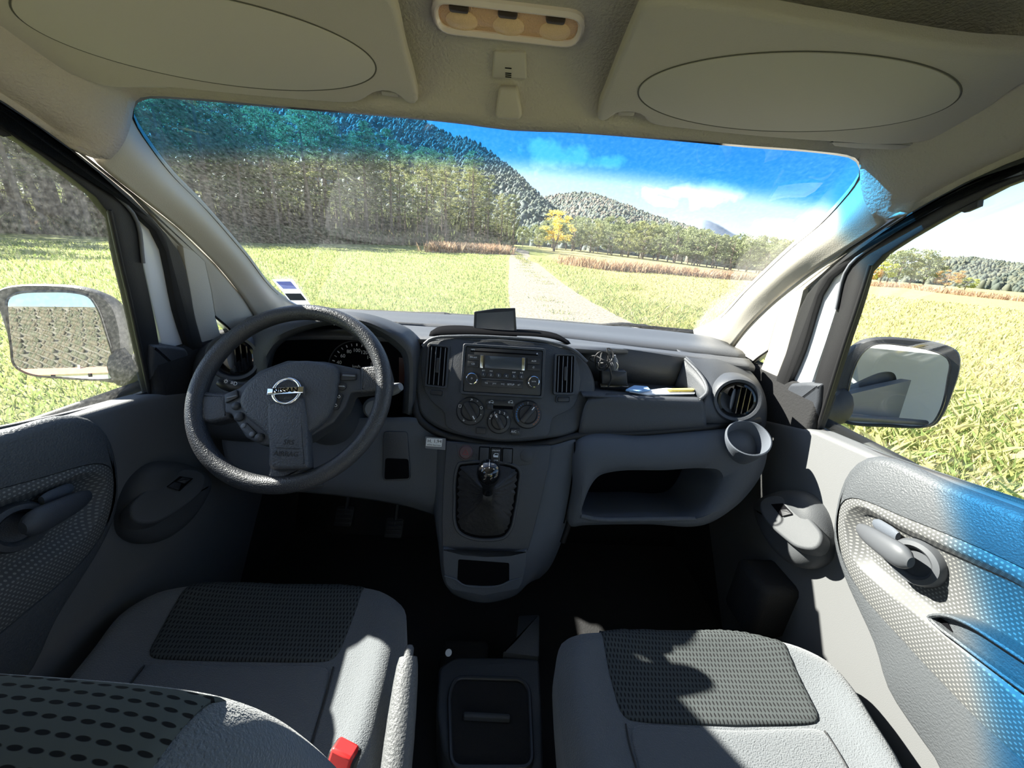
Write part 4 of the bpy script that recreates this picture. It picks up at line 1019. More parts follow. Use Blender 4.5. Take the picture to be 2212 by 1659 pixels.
# ================================================================ SEATS
ZS = -.66
def seat(name, label, outl, dark, rear, seams):
    O = [P(x, y, Z=ZS).xy if not isinstance(x, str) else Vector((float(x), y)) for x, y in outl]
    b = [p.xy for p in cr([Vector((*p, 0)) for p in O], 120, True)]
    c = sum(b, Vector((0, 0))) / len(b)
    ang = sorted([(math.atan2(p.y - c.y, p.x - c.x), (p - c).length) for p in b])
    def sr(x, y):
        a = math.atan2(y - c.y, x - c.x); d = math.hypot(x - c.x, y - c.y)
        lo = ang[-1]; 
        for q in ang:
            if q[0] >= a: hi = q; break
            lo = q
        else: hi = ang[0]
        return d / (lo[1] * .5 + hi[1] * .5)
    hw = (max(p.x for p in b) - min(p.x for p in b)) / 2
    def prof(s, x):
        side = min(1, abs(x - c.x) / hw) ** 2
        h = -.020 - .002
        if s > .5: h += .022 * ((s - .5) / .34) ** 2 * (.35 + .9 * side) if s < .84 else .022 * (.35 + .9 * side)
        if s > .86:
            t = (s - .86) / .14; h -= .045 * t * t
        return h
    ro = thing(name, label, 'seat', (c.x, c.y, -.98))
    S_ = [0, .12, .25, .4, .5, .6, .7, .78, .84, .88, .92, .95, .975, .99, 1.0]
    V = []; Fc = []; n = len(b)
    for s_ in S_[1:]: V += [Vector((*(c + (p - c) * s_), ZS + prof(s_, (c + (p - c) * s_).x))) for p in b]
    V += [Vector((*(c + (p - c) * 1.0), ZS - .10)) for p in b]; V += [Vector((*(c + (p - c) * .97), ZS - .16)) for p in b]
    R_ = len(S_) + 1
    for r in range(R_ - 1):
        for k in range(n): Fc.append((r*n+k, r*n+(k+1) % n, (r+1)*n+(k+1) % n, (r+1)*n+k))
    Fc.append(tuple(range(n))); Fc.append(tuple((R_-1)*n + k for k in range(n)))
    cu = mesh('cushion', V, Fc, m_seat, ro, angle=70)
    def patch(nm, px, m, lift=.0035, par=cu):
        q = [P(x, y, Z=ZS - .008).xy if not isinstance(x, str) else Vector((float(x), y)) for x, y in px]
        q = [p.xy for p in cr([Vector((*p, 0)) for p in rp(q, .02)], 100, True)]
        cc = sum(q, Vector((0, 0))) / len(q); V = []; Fc = []; n = len(q)
        L = [(1.0, -.004), (.995, lift * .6), (.98, lift), (.93, lift + .001), (.85, lift + .001), (.75, lift + .001), (.6, lift + .001), (.45, lift + .001), (.3, lift + .001), (.15, lift + .001)]
        for w, l in L:
            for p in q:
                z = cc + (p - cc) * w; s_ = sr(z.x, z.y); V.append(Vector((z.x, z.y, ZS + prof(min(s_, 1), z.x) + l)))
        for r in range(len(L) - 1):
            for k in range(n): Fc.append((r*n+k, r*n+(k+1) % n, (r+1)*n+(k+1) % n, (r+1)*n+k))
        Fc.append(tuple((len(L)-1)*n + k for k in range(n)))
        return mesh(nm, V, Fc, m, par, angle=70)
    patch('mesh_panel', dark, m_seatd)
    patch('rear_panel', rear, m_seat, .0025)
    for sm in seams:
        pts = []
        for x, y in sm:
            p = P(x, y, Z=ZS); s_ = min(sr(p.x, p.y), 1); pts.append(Vector((p.x, p.y, ZS + prof(s_, p.x) + .0022)))
        tube('seam', cr(pts, 14), .0013, m_black, cu, n=6)
    # base frame and runners
    mesh('seat_base', *boxVF((c.x, c.y - .02, -.90), AX, AY, AZ, .20, .20, .075), m_black, ro, bev=.02)
    return ro, c
dr, dc = seat('driver_seat', 'grey cloth driver seat with dark mesh panel, behind the steering wheel',
     [(330, 1258), (395, 1241), (440, 1233), (620, 1231), (770, 1237), (835, 1250), (872, 1282), (876, 1340), (866, 1430), (848, 1520), (825, 1620), ('-.150', .26), ('-.165', .17), ('-.40', .14), ('-.62', .17), ('-.668', .30), (40, 1540), (110, 1465), (180, 1385), (250, 1305)],
     [(434, 1237), (600, 1234), (795, 1243), (770, 1310), (723, 1418), (500, 1418), (308, 1410), (370, 1310)],
     [(312, 1420), (500, 1428), (715, 1428), (690, 1530), (650, 1659), ('-.27', .20), ('-.52', .20), (150, 1659), (240, 1520)], [[(305, 1420), (270, 1465), (225, 1530), (170, 1600)], [(718, 1424), (700, 1490), (676, 1570), (652, 1659)]])
pr, pc = seat('passenger_seat', 'grey cloth passenger seat with dark mesh panel, beside the dotted door panel, patched with sunlight',
     [(1208, 1385), (1224, 1350), (1290, 1334), (1450, 1328), (1600, 1333), (1668, 1350), (1740, 1374), (1806, 1412), (1860, 1470), (1915, 1550), (1960, 1615), (2005, 1690), ('.655', .20), ('.62', .10), ('.38', .06), ('.17', .10), ('.140', .22), (1228, 1620), (1212, 1500)],
     [(1293, 1338), (1450, 1331), (1625, 1336), (1670, 1352), (1715, 1430), (1785, 1552), (1600, 1558), (1345, 1545), (1318, 1450)],
     [(1360, 1553), (1600, 1567), (1788, 1562), (1835, 1640), (1880, 1720), ('.56', .12), ('.26', .12), (1385, 1659)], [[(1356, 1548), (1364, 1590), (1385, 1659)], [(1790, 1562), (1815, 1600), (1850, 1659)]])
# driver backrest: its shoulder reaches into the bottom corner of the view
oz = [(-.635, -.50), (-.625, -.34), (-.58, -.245), (-.45, -.215), (-.33, -.216), (-.242, -.225), (-.178, -.239), (-.148, -.256), (-.126, -.290), (-.113, -.36), (-.113, -.50), (-.135, -.62), (-.36, -.64), (-.60, -.62)]
bz = [p.xy for p in cr([Vector((x, z, 0)) for x, z in oz], 120, True)]
V = []; Fc = []; n = 120
lay = [(.06, .150), (.02, .150), (.008, .143), (0, .128), (-.002, .11), (0, .09), (.006, .072), (.02, .058), (.05, .05)]
def lean(z): return (z + .25) * -.28
for d, y in lay: V += [Vector((p.x, y + lean(p.y), p.y)) for p in inset(bz, d)]
for r in range(len(lay) - 1):
    for k in range(n): Fc.append((r*n+k, r*n+(k+1) % n, (r+1)*n+(k+1) % n, (r+1)*n+k))
Fc.append(tuple(range(n))); Fc.append(tuple((len(lay)-1)*n + k for k in range(n)))
br = mesh('backrest', V, Fc, m_seat, dr, angle=80)
# mesh cloth over its top
tp_ = cr([Vector((x, z, 0)) for x, z in oz[2:8]], 50)
rows = []
for d, y in [(.022, .154), (.006, .147), (-.003, .130), (-.0055, .115), (-.0045, .102), (-.001, .098)]:
    rows.append([Vector((p.x, y + lean(p.y), p.y - d)) for p in tp_ if p.x < -.150])
loft('mesh_panel', rows, 50, 14, m_meshbig, br, solid=.003, toward=Vector((-.3, .1, 2)))

# ---- hand brake, buckle, floor console
hb = thing('hand_brake', 'grey moulded hand brake lever with release button between the seats', 'hand brake', (-.12, .35, -.8))
a = P(882, 1420, Y=.415); b_ = P(853, 1690, Y=.292)
tube('grip', cr([a, a.lerp(b_, .5), b_], 14), [.014, .0165, .0175, .0185, .019, .0195, .02, .0205, .0205, .021, .021, .021, .021, .021], m_grip := mat('brake_grip', (.11, .115, .12), .55, bump=.8, bscale=300), hb, n=14, flat=.9)
d = (a - b_).normalized()
tube('release_button', [a - d * .005, a + d * .012, a + d * .016], [.0075, .0075, .005], m_grip, hb, n=14)
tube('lever_rod', [b_, b_ - d * .12 + Vector((0, -.02, -.05))], .012, m_black, hb)
bk = thing('seat_belt_buckle', 'red topped seat belt buckle standing beside the driver seat cushion', 'seat belt buckle', (-.17, .22, -.75))
t0 = P(752, 1606, Y=.27); dd = Vector((-.25, -.30, -.95)).normalized()
sd = Vector((.93, -.25, -.12)).normalized(); sd = (sd - dd * sd.dot(dd)).normalized(); th_ = dd.cross(sd)
mesh('buckle_body', *boxVF(t0 + dd * .045 - th_ * .0, sd, th_, dd, .0165, .0095, .038), m_black, bk, bev=.003)
mesh('release_button', *boxVF(t0 + dd * .022 + (th_ if th_.y < 0 else -th_) * .004, sd, th_, dd, .0135, .009, .022), m_red, bk, bev=.003)
mesh('stalk', *boxVF(t0 + dd * .13, sd, th_, dd, .010, .004, .06), m_black, bk)

fcn = thing('floor_console', 'black plastic floor tray between the two seats', 'console', (.02, .45, -.9))
FZ = PL((0, .45, -.87), (0, 0, 1), up=(0, 1, 0))
q = [Vector(FZ.loc(*p)) for p in [(948, 1440), (985, 1418), (1100, 1418), (1164, 1420), (1172, 1560), (1176, 1700), (1000, 1700), (955, 1620), (942, 1540)]]
mesh('tray_body', *plateVF(FZ, rp(q, .01), -.13, 0, .008, 4), m_dash, fcn)
q = rp([Vector(FZ.loc(*p)) for p in [(985, 1466), (1125, 1470), (1143, 1490), (1150, 1660), (975, 1660), (970, 1500)]], .02)
mesh('tray_rim', *ringVF(FZ, inset(q, -.004), inset(q, .004), 0, .007, b=.002), m_btn, fcn)
mesh('tray_mat', *plateVF(FZ, inset(q, .004), 0, .0012, 0), m_floor, fcn)
q = FZ.loc(1051, 1553); mesh('divider', *plateVF(FZ, rrect(*q, .092, .010, .004, -.03), 0, .012, .003), m_dash, fcn)
q = rp([Vector(FZ.loc(*p, .01)) for p in [(1120, 1330), (1165, 1328), (1165, 1420), (1085, 1410), (1115, 1380)]], .005)
mesh('front_step', *plateVF(FZ, q, -.12, .012, .004), m_dash, fcn)
mesh('front_well', *boxVF((-.04, .60, -.955), AX, AY, AZ, .055, .055, .05), m_floor, fcn, bev=.01)
coin = P(969, 1410, Z=-.868)
tag(mesh('coin', *latheVF(P(969, 1410, Z=-.872), (0, -.5, .85), [(.007, 0), (.0075, .0008), (.007, .0016)], 24), m_paper), 'small pale round disc lying at the front of the floor tray', 'coin')
# pedals
for px, py, nm, lb in ((743, 1115, 'clutch_pedal', 'black rubber clutch pedal, nearer the driver door'), (851, 1140, 'brake_pedal', 'black rubber brake pedal, nearer the gear console')):
    pp_ = P(px, py, Y=.96); t = thing(nm, lb, 'pedal', pp_)
    pl_ = PL(pp_, (0, -.75, .66)); mesh('pedal_pad', *plateVF(pl_, rrect(0, 0, .055, .06, .008), -.012, 0, .003), m_black, t)
    for k in range(4): mesh('pad_ridge', *plateVF(pl_, rrect(0, (k - 1.5) * .013, .045, .004, .001), 0, .003, .001), m_btn, t)
    tube('pedal_arm', [pp_ + Vector((0, .01, 0)), pp_ + Vector((0, .10, .12)), pp_ + Vector((0, .14, .30))], .008, m_black, t)
# deep side pocket ahead of the passenger seat
tag(mesh('footwell_box', *boxVF(P(1645, 1290, Y=.66), AX, AY, AZ, .05, .05, .075), m_floor, bev=.015), 'black plastic cover standing in the passenger footwell by the door', 'cover')

# ================================================================ CEILING FITTINGS
Vp = PL((0, .622, .192), (0, -.286, -.958))
vo = [(1386, 17), (1425, 7), (1527, 14), (1774, 55), (2081, 105), (2260, 124), (2290, 150), (2212, 182), (2143, 234), (2095, 275), (2050, 296), (1958, 313), (1774, 308), (1650, 299), (1466, 280), (1420, 274), (1398, 266), (1386, 252), (1362, 246), (1332, 248), (1318, 258), (1305, 265), (1292, 262), (1290, 246), (1306, 203), (1343, 111), (1373, 43)]
ve = [(1381, 185), (1712, 120), (2064, 220), (1790, 291)]
vo_l = [(-120, 40), (-60, 62), (0, 72), (40, 110), (68, 131), (120, 155), (167, 168), (217, 187), (366, 193), (542, 210), (678, 221), (768, 224), (787, 217), (809, 204), (835, 200), (859, 208), (877, 224), (890, 229), (903, 222), (900, 199), (877, 113), (855, 20), (846, 2), (832, -10), (780, -18), (500, -30), (200, -35), (-80, -20)]
ve_l = [(48, 45), (470, -8), (812, 142), (560, 192)]
def visor(s, label, vo, ve, clip):
    global MIR
    MIR = 1
    Vp = PL((0, .622, .192), (-.05 * s, -.286, -.958))
    t = thing('sun_visor', label, 'sun visor', (s * .33, .55, .22))
    o = [p.xy for p in cr([Vector((*Vp.loc(*p), 0)) for p in vo], 150, True)]
    bd = mesh('visor_body', *plateVF(Vp, o, -.016, 0, .006, 4), m_visor, t, angle=60)
    # oval panel
    e = [Vector(Vp.loc(*p)) for p in ve]
    cx, cy3 = (e[0].x + e[2].x) / 2, (e[0].y + e[2].y) / 2
    a = (e[2] - e[0]).length / 2; rot = math.atan2((e[2] - e[0]).y, (e[2] - e[0]).x)
    bb = abs((e[1] - e[3]).y) / 2
    cy3 = (e[1].y + e[3].y) / 2 * .5 + cy3 * .5
    el = ell(cx, cy3, a, bb, rot, 96)
    mesh('oval_groove', *ringVF(Vp, inset(el, -.0006), inset(el, .0007), 0, .0006, b=.0001), mat('groove_shade', (.12, .11, .09), .9), bd)  # groove is a raised ring, its shade put into the dark colour
    mesh('oval_panel', *plateVF(Vp, inset(el, .0012), -.001, .0012, .001), m_visor2, bd)
    # clip in the notch
    c = Vp.loc(*clip)
    mesh('retaining_clip', *plateVF(Vp, rrect(c[0], c[1] - .002, .022, .008, .002), -.022, -.006, .001), m_visor, t)
    # pivot arm cover at the outer front corner
    q = [(1790, 309), (1840, 311), (1975, 316), (1958, 326), (1935, 330), (1850, 327), (1800, 322)] if s > 0 else [(366, 188), (362, 197), (300, 196), (215, 188), (160, 160), (230, 170)]
    mesh('pivot_cover', *plateVF(Vp, rp([Vector(Vp.loc(*p)) for p in q], .003), -.02, -.003, .003), m_visor, t)
    MIR = 1
    return t
visor(-1, 'beige sun visor with oval panel above the steering wheel, folded up', vo_l, ve_l, (842, 212))
visor(1, 'beige sun visor with oval panel above the passenger seat, folded up', vo, ve, (1352, 254))
LPn = PL((0, .532, .2565), (0, -.27, -.962))
c = Vector(LPn.loc(1099, 51, .008)); e1 = Vector(LPn.loc(936, 32, .008)); e2 = Vector(LPn.loc(1264, 70, .008))
hl = (e2 - e1).length / 2; rot = math.atan2((e2 - e1).y, (e2 - e1).x); hh = (Vector(LPn.loc(1104, 15, .008)) - Vector(LPn.loc(1100, 92, .008))).length / 2
lamp = thing('dome_light', 'oval amber lens dome light on the headliner between the two visors', 'ceiling light', LPn.at(c.x, c.y, 0))
lo = rrect(c.x, c.y, hl * 2, hh * 2, hh * .98, rot)
mesh('lamp_base', *plateVF(LPn, lo, -.012, .004, .003), m_visor, lamp)
mesh('bezel', *ringVF(LPn, lo, inset(lo, .0075), .0, .011, b=.003), m_clear, lamp)
mesh('lens', *plateVF(LPn, inset(lo, .007), .0, .0065, .001), m_amber, lamp)
ex_ = Vector((math.cos(rot), math.sin(rot))); ey_ = Vector((-ex_.y, ex_.x))
m_refl = mat('amber_reflector', (1.0, .66, .36), .2, metal=.0, coat=.5, bump=.6, bscale=700)
for t in (-.62, 0, .62):
    q = c + ex_ * hl * t - ey_ * hh * .22
    v, f = latheVF(LPn.at(q.x, q.y, .004), LPn.n, [(.0135, 0), (.0135, .003), (.010, .0045), (.004, .0055), (.0005, .0056)], 28)
    o3 = LPn.at(q.x, q.y, 0)
    mesh('reflector', [o3 + (x - o3) + LPn.u * (x - o3).dot(LPn.u) * .35 for x in v], f, m_refl, lamp)
    q = c + ex_ * hl * (t - .02) + ey_ * hh * .50
    mesh('bulb_holder', *plateVF(LPn, rrect(q.x, q.y, .022, .008, .004, rot), .004, .0105, .002), mat('bulb_brown', (.06, .04, .025), .4), lamp)
SW = PL((0, .594, .2245), (0, -.57, -.82))
q = rp([Vector(SW.loc(*p, .006)) for p in [(1066, 113), (1136, 115), (1138, 174), (1062, 171)]], .004)
sw = tag(mesh('headliner_switch', *plateVF(SW, q, -.02, .006, .003, 3), m_visor), 'small square beige cover with ribbed mark below the dome light', 'switch')
for y, w in ((147, 14), (158, 12), (162, 12), (166, 12)):
    c_ = SW.loc(1098 if y == 147 else 1098, y, .006); mesh('mark', *plateVF(SW, rrect(*c_, .0085 if y == 147 else .008, .0010, .0001), .005, .0066, 0), m_deep, sw)
MM = PL((0, .622, .196), (0, -.80, -.60))
q = rp([Vector(MM.loc(*p, .012)) for p in [(1078, 190), (1118, 190), (1128, 250), (1122, 261), (1074, 259), (1069, 250)]], .005)
mc = tag(mesh('mount_cover', *plateVF(MM, q, -.05, .012, .005, 4), m_visor), 'beige trapezoid cover cap at the top centre of the windshield', 'cover cap')

# ================================================================ SMALL THINGS ON THE DASHBOARD
gp = PL(P(1070, 697, Y=.93), (-.04, -.975, .18))
gps = thing('navigation_screen', 'small flat navigation screen standing upright on top of the dashboard', 'screen', P(1070, 724, Y=.93))
q = rp([Vector(gp.loc(*p)) for p in [(1024, 673), (1070, 666), (1113, 665), (1117, 728), (1022, 727)]], .002)
mesh('casing', *plateVF(gp, q, -.014, 0, .002, 3), m_btn, gps)
mesh('display', *plateVF(gp, [Vector(gp.loc(*p)) for p in [(1030, 677), (1109, 672), (1111, 717), (1028, 722)]], 0, .0006, 0), m_screen, gps)
tray_y = .86
bx = thing('black_box', 'small black plastic box standing in the dashboard tray by the centre stack', 'box', P(1327, 835, Y=.845))
BP = PL(P(1327, 818, Y=.845), (-.1, -.98, .12))
mesh('box_body', *plateVF(BP, rp([Vector(BP.loc(*p)) for p in [(1300, 801), (1354, 803), (1356, 834), (1301, 832)]], .002), -.04, 0, .002), m_btn, bx)
mesh('box_base', *plateVF(BP, rp([Vector(BP.loc(*p)) for p in [(1296, 828), (1358, 832), (1358, 842), (1296, 838)]], .002), -.04, .004, .002), m_gloss, bx)
plug = thing('charger_plug', 'silver and black cigarette lighter plug standing on the black box', 'charger plug', P(1326, 800, Y=.85))
a = P(1327, 803, Y=.86); b_ = P(1327, 768, Y=.86)
mesh('plug_body', *latheVF(a, (b_ - a), [(.008, 0), (.009, .004), (.009, .026), (.007, .032), (.0045, .036), (.0035, .042)], 20), m_silver, plug)
tube('contact_spring', cr([P(1331, 783, Y=.85), P(1335, 790, Y=.85), P(1332, 798, Y=.85)], 6), .0012, m_chrome, plug)
cab = []
for i in range(90):
    t = i / 89; a_ = t * 2 * math.pi * 3.2
    c_ = P(1300 + 6 * math.sin(a_ * .37), 778 + 6 * math.cos(a_ * .5), Y=.85)
    rr_ = .017 + .006 * math.sin(a_ * 1.7)
    cab.append(c_ + Vector((math.cos(a_) * rr_, .012 * math.sin(a_ * 1.3), math.sin(a_) * rr_ * (1.0 + .2 * math.sin(a_ * .7)))))
cab += cr([cab[-1], P(1318, 800, Y=.84), P(1321, 815, Y=.838), P(1314, 836, Y=.838)], 14)[1:]
cb = tube('cable', cab, .0019, m_black, None, n=8); tag(cb, 'coiled thin black charging cable lying in the dashboard tray', 'cable')
for i in range(5):
    pass
ppl = PL((0, 0, -.2955), (0, 0, 1), up=(0, 1, 0))
def sheet(name, pts, z, m, label, cat='paper'):
    return tag(mesh(name, *plateVF(PL((0, 0, z), (0, 0, 1), up=(0, 1, 0)), [Vector((-x if False else -0, 0)) + Vector((x * 1.0, y)) for x, y in pts], -.0015, 0, 0), m), label, cat)
FP = PL((0, 0, -.296), (0, 0, 1), up=(0, 1, 0))
def fl2(pts, z):
    f_ = PL((0, 0, z), (0, 0, 1), up=(0, 1, 0)); return f_, [Vector(f_.loc(*p)) for p in pts]
f1, q = fl2([(1360, 845), (1440, 838), (1505, 842), (1500, 850), (1400, 852)], -.292)
tag(mesh('folded_paper', *plateVF(f1, q, -.003, .0, 0), m_paper), 'white folded papers lying flat in the dashboard tray', 'paper')
f1, q = fl2([(1352, 842), (1370, 833), (1398, 835), (1404, 842), (1380, 846)], -.287)
tag(mesh('blue_leaflet', *plateVF(f1, q, -.003, .001, 0), m_blue), 'blue printed leaflet lying on the white papers in the tray', 'leaflet')
f1, q = fl2([(1440, 839), (1498, 838), (1500, 842), (1442, 842)], -.286)
tag(mesh('yellow_slip', *plateVF(f1, q, -.003, .0, 0), mat('yellow_paper', (.75, .6, .15), .8)), 'thin yellow slip at the far end of the tray papers', 'paper')
# windshield sticker
thinp = bpy.data.materials.new('thin_sticker_paper'); thinp.use_nodes = True; _n = thinp.node_tree; _n.nodes.clear()
_o = _n.nodes.new('ShaderNodeOutputMaterial'); _a = _n.nodes.new('ShaderNodeBsdfTranslucent'); _b = _n.nodes.new('ShaderNodeBsdfDiffuse'); _m = _n.nodes.new('ShaderNodeAddShader')
_a.inputs[0].default_value = (.55, .58, .62, 1); _b.inputs[0].default_value = (.4, .4, .42, 1); _n.links.new(_a.outputs[0], _m.inputs[0]); _n.links.new(_b.outputs[0], _m.inputs[1]); _n.links.new(_m.outputs[0], _o.inputs[0])
st_ = thing('inspection_sticker', 'white and grey paper stickers low on the windshield above the steering wheel', 'sticker', WS.pt(628, 630, .002))
thinb = thinp.copy(); thinb.name = 'thin_sticker_print'
for _q in thinb.node_tree.nodes:
    if _q.type.startswith('BSDF'): _q.inputs[0].default_value = (.22, .24, .36, 1)
mesh('upper_label', *plateVF(WS, [Vector(WS.loc(*p)) for p in [(588, 603), (632, 603), (652, 631), (612, 631)]], .0005, .0012, 0), thinp, st_)
mesh('lower_label', *plateVF(WS, [Vector(WS.loc(*p)) for p in [(612, 631), (652, 631), (670, 657), (630, 657)]], .0005, .0012, 0), thinp, st_)
mesh('grey_field', *plateVF(WS, [Vector(WS.loc(*p)) for p in [(615, 633), (650, 633), (662, 648), (627, 648)]], .0012, .0016, 0), mat('sticker_grey', (.18, .22, .24), .7), st_)
mesh('print_block', *plateVF(WS, [Vector(WS.loc(*p)) for p in [(596, 607), (628, 607), (642, 623), (612, 623)]], .0012, .0016, 0), thinb, st_)
# wipers outside at the foot of the glass
def wiper(lbl, pts, pv):
    t = thing('windshield_wiper', lbl, 'wiper', WS.pt(*pv, -.03))
    tube('wiper_arm', cr([WS.pt(*p, -.03) for p in pts], 14), .006, m_black, t)
    tube('wiper_blade', cr([WS.pt(pts[0][0], pts[0][1] + 4, -.016), WS.pt(pts[-1][0], pts[-1][1] + 2, -.016)], 8), .005, m_black, t)
    mesh('wiper_pivot', *latheVF(WS.pt(*pv, -.045), WS.n * -1, [(.03, 0), (.03, -.015), (.02, -.02)], 24), m_dash, t)
wiper('black wiper arm and pivot outside the foot of the windshield, passenger side', [(1290, 704), (1345, 700), (1395, 706), (1500, 716)], (1382, 707))
wiper('black wiper arm outside the foot of the windshield, driver side', [(700, 671), (780, 672), (860, 676), (960, 678)], (960, 682))

# ================================================================ WING MIRRORS
def wing(s, label, glass, house, arm, cpx, depthX, rout):
    o = P(*cpx, X=depthX); din = o.normalized(); n_ = (Vector(rout).normalized() - din).normalized()
    mp = PL(o, n_)
    t = thing('wing_mirror', label, 'wing mirror', o)
    g = [p.xy for p in cr([Vector((*mp.loc(*p), 0)) for p in glass], 90, True)]
    h = [p.xy for p in cr([Vector((*mp.loc(*p), 0)) for p in house], 110, True)]
    V = []; Fc = []; n = 110
    lay = [(.003, .004), (0, .0), (-.002, -.02), (.004, -.05), (.02, -.08), (.045, -.10)]
    for d_, off in lay: V += [mp.at(p.x, p.y, off + .004) for p in inset(h, d_)]
    for r in range(len(lay) - 1):
        for k in range(n): Fc.append((r*n+k, r*n+(k+1) % n, (r+1)*n+(k+1) % n, (r+1)*n+k))
    Fc.append(tuple(range(n))); Fc.append(tuple((len(lay)-1)*n + k for k in range(n)))
    mesh('mirror_housing', V, Fc, m_black if False else mat('mirror_housing_plastic', (.03, .03, .032), .5, bump=.3, bscale=500), t, angle=50)
    mesh('mirror_rim', *ringVF(mp, inset(g, -.003), inset(g, .0015), .0, .0115, b=.001), m_gloss, t)
    mesh('mirror_glass', *plateVF(mp, g, .004, .0105, 0), m_mirror, t, smooth=False)
    a = [P(x, y, X=xx) for x, y, xx in arm]
    v, f = tubeVF(cr(a, 10), [.030, .036, .040, .042, .042, .040, .038, .036, .035, .035], 14, flat=.45, upv=(0, 1, 0)); mesh('mirror_arm', v, f, m_black, t)
    return t
wing(-1, 'black wing mirror outside the driver window reflecting sky and a pale rocky hill',
     [(27, 647), (40, 637), (109, 631), (174, 634), (197, 641), (213, 661), (232, 712), (253, 803), (250, 815), (230, 818), (145, 814), (72, 806), (43, 790), (34, 748), (26, 680)],
     [(0, 629), (22, 619), (109, 615), (174, 621), (217, 635), (245, 658), (262, 700), (268, 760), (268, 815), (255, 826), (217, 822), (145, 819), (90, 811), (54, 799), (40, 784), (22, 730), (6, 679), (-4, 650)],
     [(225, 745, -.90), (270, 800, -.84), (330, 800, -.78)], (140, 722), -.93, (-.137, -.985, .085))
wing(1, 'black wing mirror outside the passenger window reflecting the white van side',
     [(1868, 755), (1886, 744), (1948, 746), (2027, 764), (2044, 778), (2042, 813), (2020, 896), (2002, 915), (1912, 914), (1825, 907), (1812, 896), (1825, 860), (1839, 806), (1855, 770)],
     [(1821, 775), (1861, 739), (1894, 731), (1977, 734), (2045, 746), (2067, 759), (2073, 780), (2056, 849), (2031, 904), (2017, 918), (1998, 923), (1912, 922), (1839, 917), (1812, 908), (1806, 880), (1808, 820)],
     [(1850, 840, .90), (1810, 885, .84), (1765, 890, .78)], (1935, 830), .93, (-.20, -.975, .03))

# ================================================================ PERSON beside the open sliding door (seen in the passenger side mirror)
m_skin = mat('skin', (.55, .33, .24), .5); m_denim = mat('denim', (.30, .40, .56), .9, bump=.6, bscale=40, sheen=.3); m_trou = mat('dark_trousers', (.03, .035, .05), .9); m_hair = mat('dark_hair', (.03, .02, .015), .6, bump=1, bscale=80); m_shoe = mat('shoe', (.02, .02, .02), .6)
pers = thing('person', 'person in pale blue denim jacket standing outside by the sliding door', 'person', (.94, -.70, -1.42))
def skin_mesh(name, nodes, edges, m, par, sub=2):
    me = bpy.data.meshes.new(name); me.from_pydata([n_[0] for n_ in nodes], edges, [])
    o = bpy.data.objects.new(name, me); C.objects.link(o)
    sk_ = o.modifiers.new('skin', 'SKIN'); sk_.use_smooth_shade = True
    for i, n_ in enumerate(nodes): me.skin_vertices[0].data[i].radius = n_[1] if isinstance(n_[1], tuple) else (n_[1], n_[1]); me.skin_vertices[0].data[i].use_root = (i == 0)
    sb = o.modifiers.new('sub', 'SUBSURF'); sb.levels = sub; sb.render_levels = sub
    me.materials.append(m); o.parent = par; o.rotation_euler.z = math.radians(100)
    return o
# figure faces +y in its own frame, feet at z = 0
bn = [((0, 0, .93), (.15, .11)), ((0, 0, 1.08), (.135, .10)), ((0, .01, 1.28), (.16, .11)), ((0, 0, 1.42), (.13, .09)), ((0, 0, 1.50), .055), ((0, .01, 1.56), (.055, .06)), ((0, .02, 1.64), (.075, .092)), ((0, .015, 1.71), (.07, .085))]
be = [(i, i+1) for i in range(7)]
def limb(lst, root):
    k = len(bn); bn.extend(lst); be.append((root, k)); be.extend((k+i, k+i+1) for i in range(len(lst) - 1)); return k + len(lst) - 1
for sx in (-1, 1):
    limb([((sx*.09, 0, .86), .085), ((sx*.10, .01, .66), .072), ((sx*.105, .02, .48), .055), ((sx*.11, 0, .28), .05), ((sx*.11, -.02, .08), .036), ((sx*.115, .10, .03), (.038, .025))], 0)
    h_ = limb([((sx*.17, 0, 1.40), .055), ((sx*.22, .0, 1.26), .047), ((sx*.25, .0, 1.11), .040), ((sx*.26, .05, .98), .034), ((sx*.265, .10, .86), .024), ((sx*.265, .12, .80), (.018, .036))], 3)
    for fi, (dy, ln) in enumerate(((-.024, .062), (-.008, .075), (.008, .08), (.024, .07))):
        limb([((sx*.265, .125 + dy, .765), .0095), ((sx*.258, .135 + dy, .765 - ln*.55), .0088), ((sx*.245, .14 + dy, .765 - ln), .0075)], h_)
    limb([((sx*.25, .155, .80), .011), ((sx*.235, .175, .77), .010), ((sx*.225, .18, .745), .0085)], h_)
skin_mesh('body', bn, be, m_skin, pers)
jn = [((0, 0, .90), (.175, .125)), ((0, 0, 1.08), (.165, .122)), ((0, .01, 1.28), (.185, .132)), ((0, 0, 1.42), (.15, .108)), ((0, 0, 1.465), (.085, .08))]
je = [(0, 1), (1, 2), (2, 3), (3, 4)]
for sx in (-1, 1):
    k = len(jn); jn += [((sx*.18, 0, 1.40), .075), ((sx*.225, 0, 1.26), .066), ((sx*.255, 0, 1.11), .057), ((sx*.265, .05, .98), .050), ((sx*.27, .09, .88), .044)]
    je += [(3, k), (k, k+1), (k+1, k+2), (k+2, k+3), (k+3, k+4)]
skin_mesh('jacket', jn, je, m_denim, pers)
tn = [((0, 0, .95), (.165, .118))]; te = []
for sx in (-1, 1):
    k = len(tn); tn += [((sx*.09, 0, .84), .10), ((sx*.10, .01, .66), .086), ((sx*.105, .02, .48), .070), ((sx*.11, 0, .28), .064), ((sx*.11, -.02, .09), .055)]
    te += [(0, k), (k, k+1), (k+1, k+2), (k+2, k+3), (k+3, k+4)]
skin_mesh('trousers', tn, te, m_trou, pers)
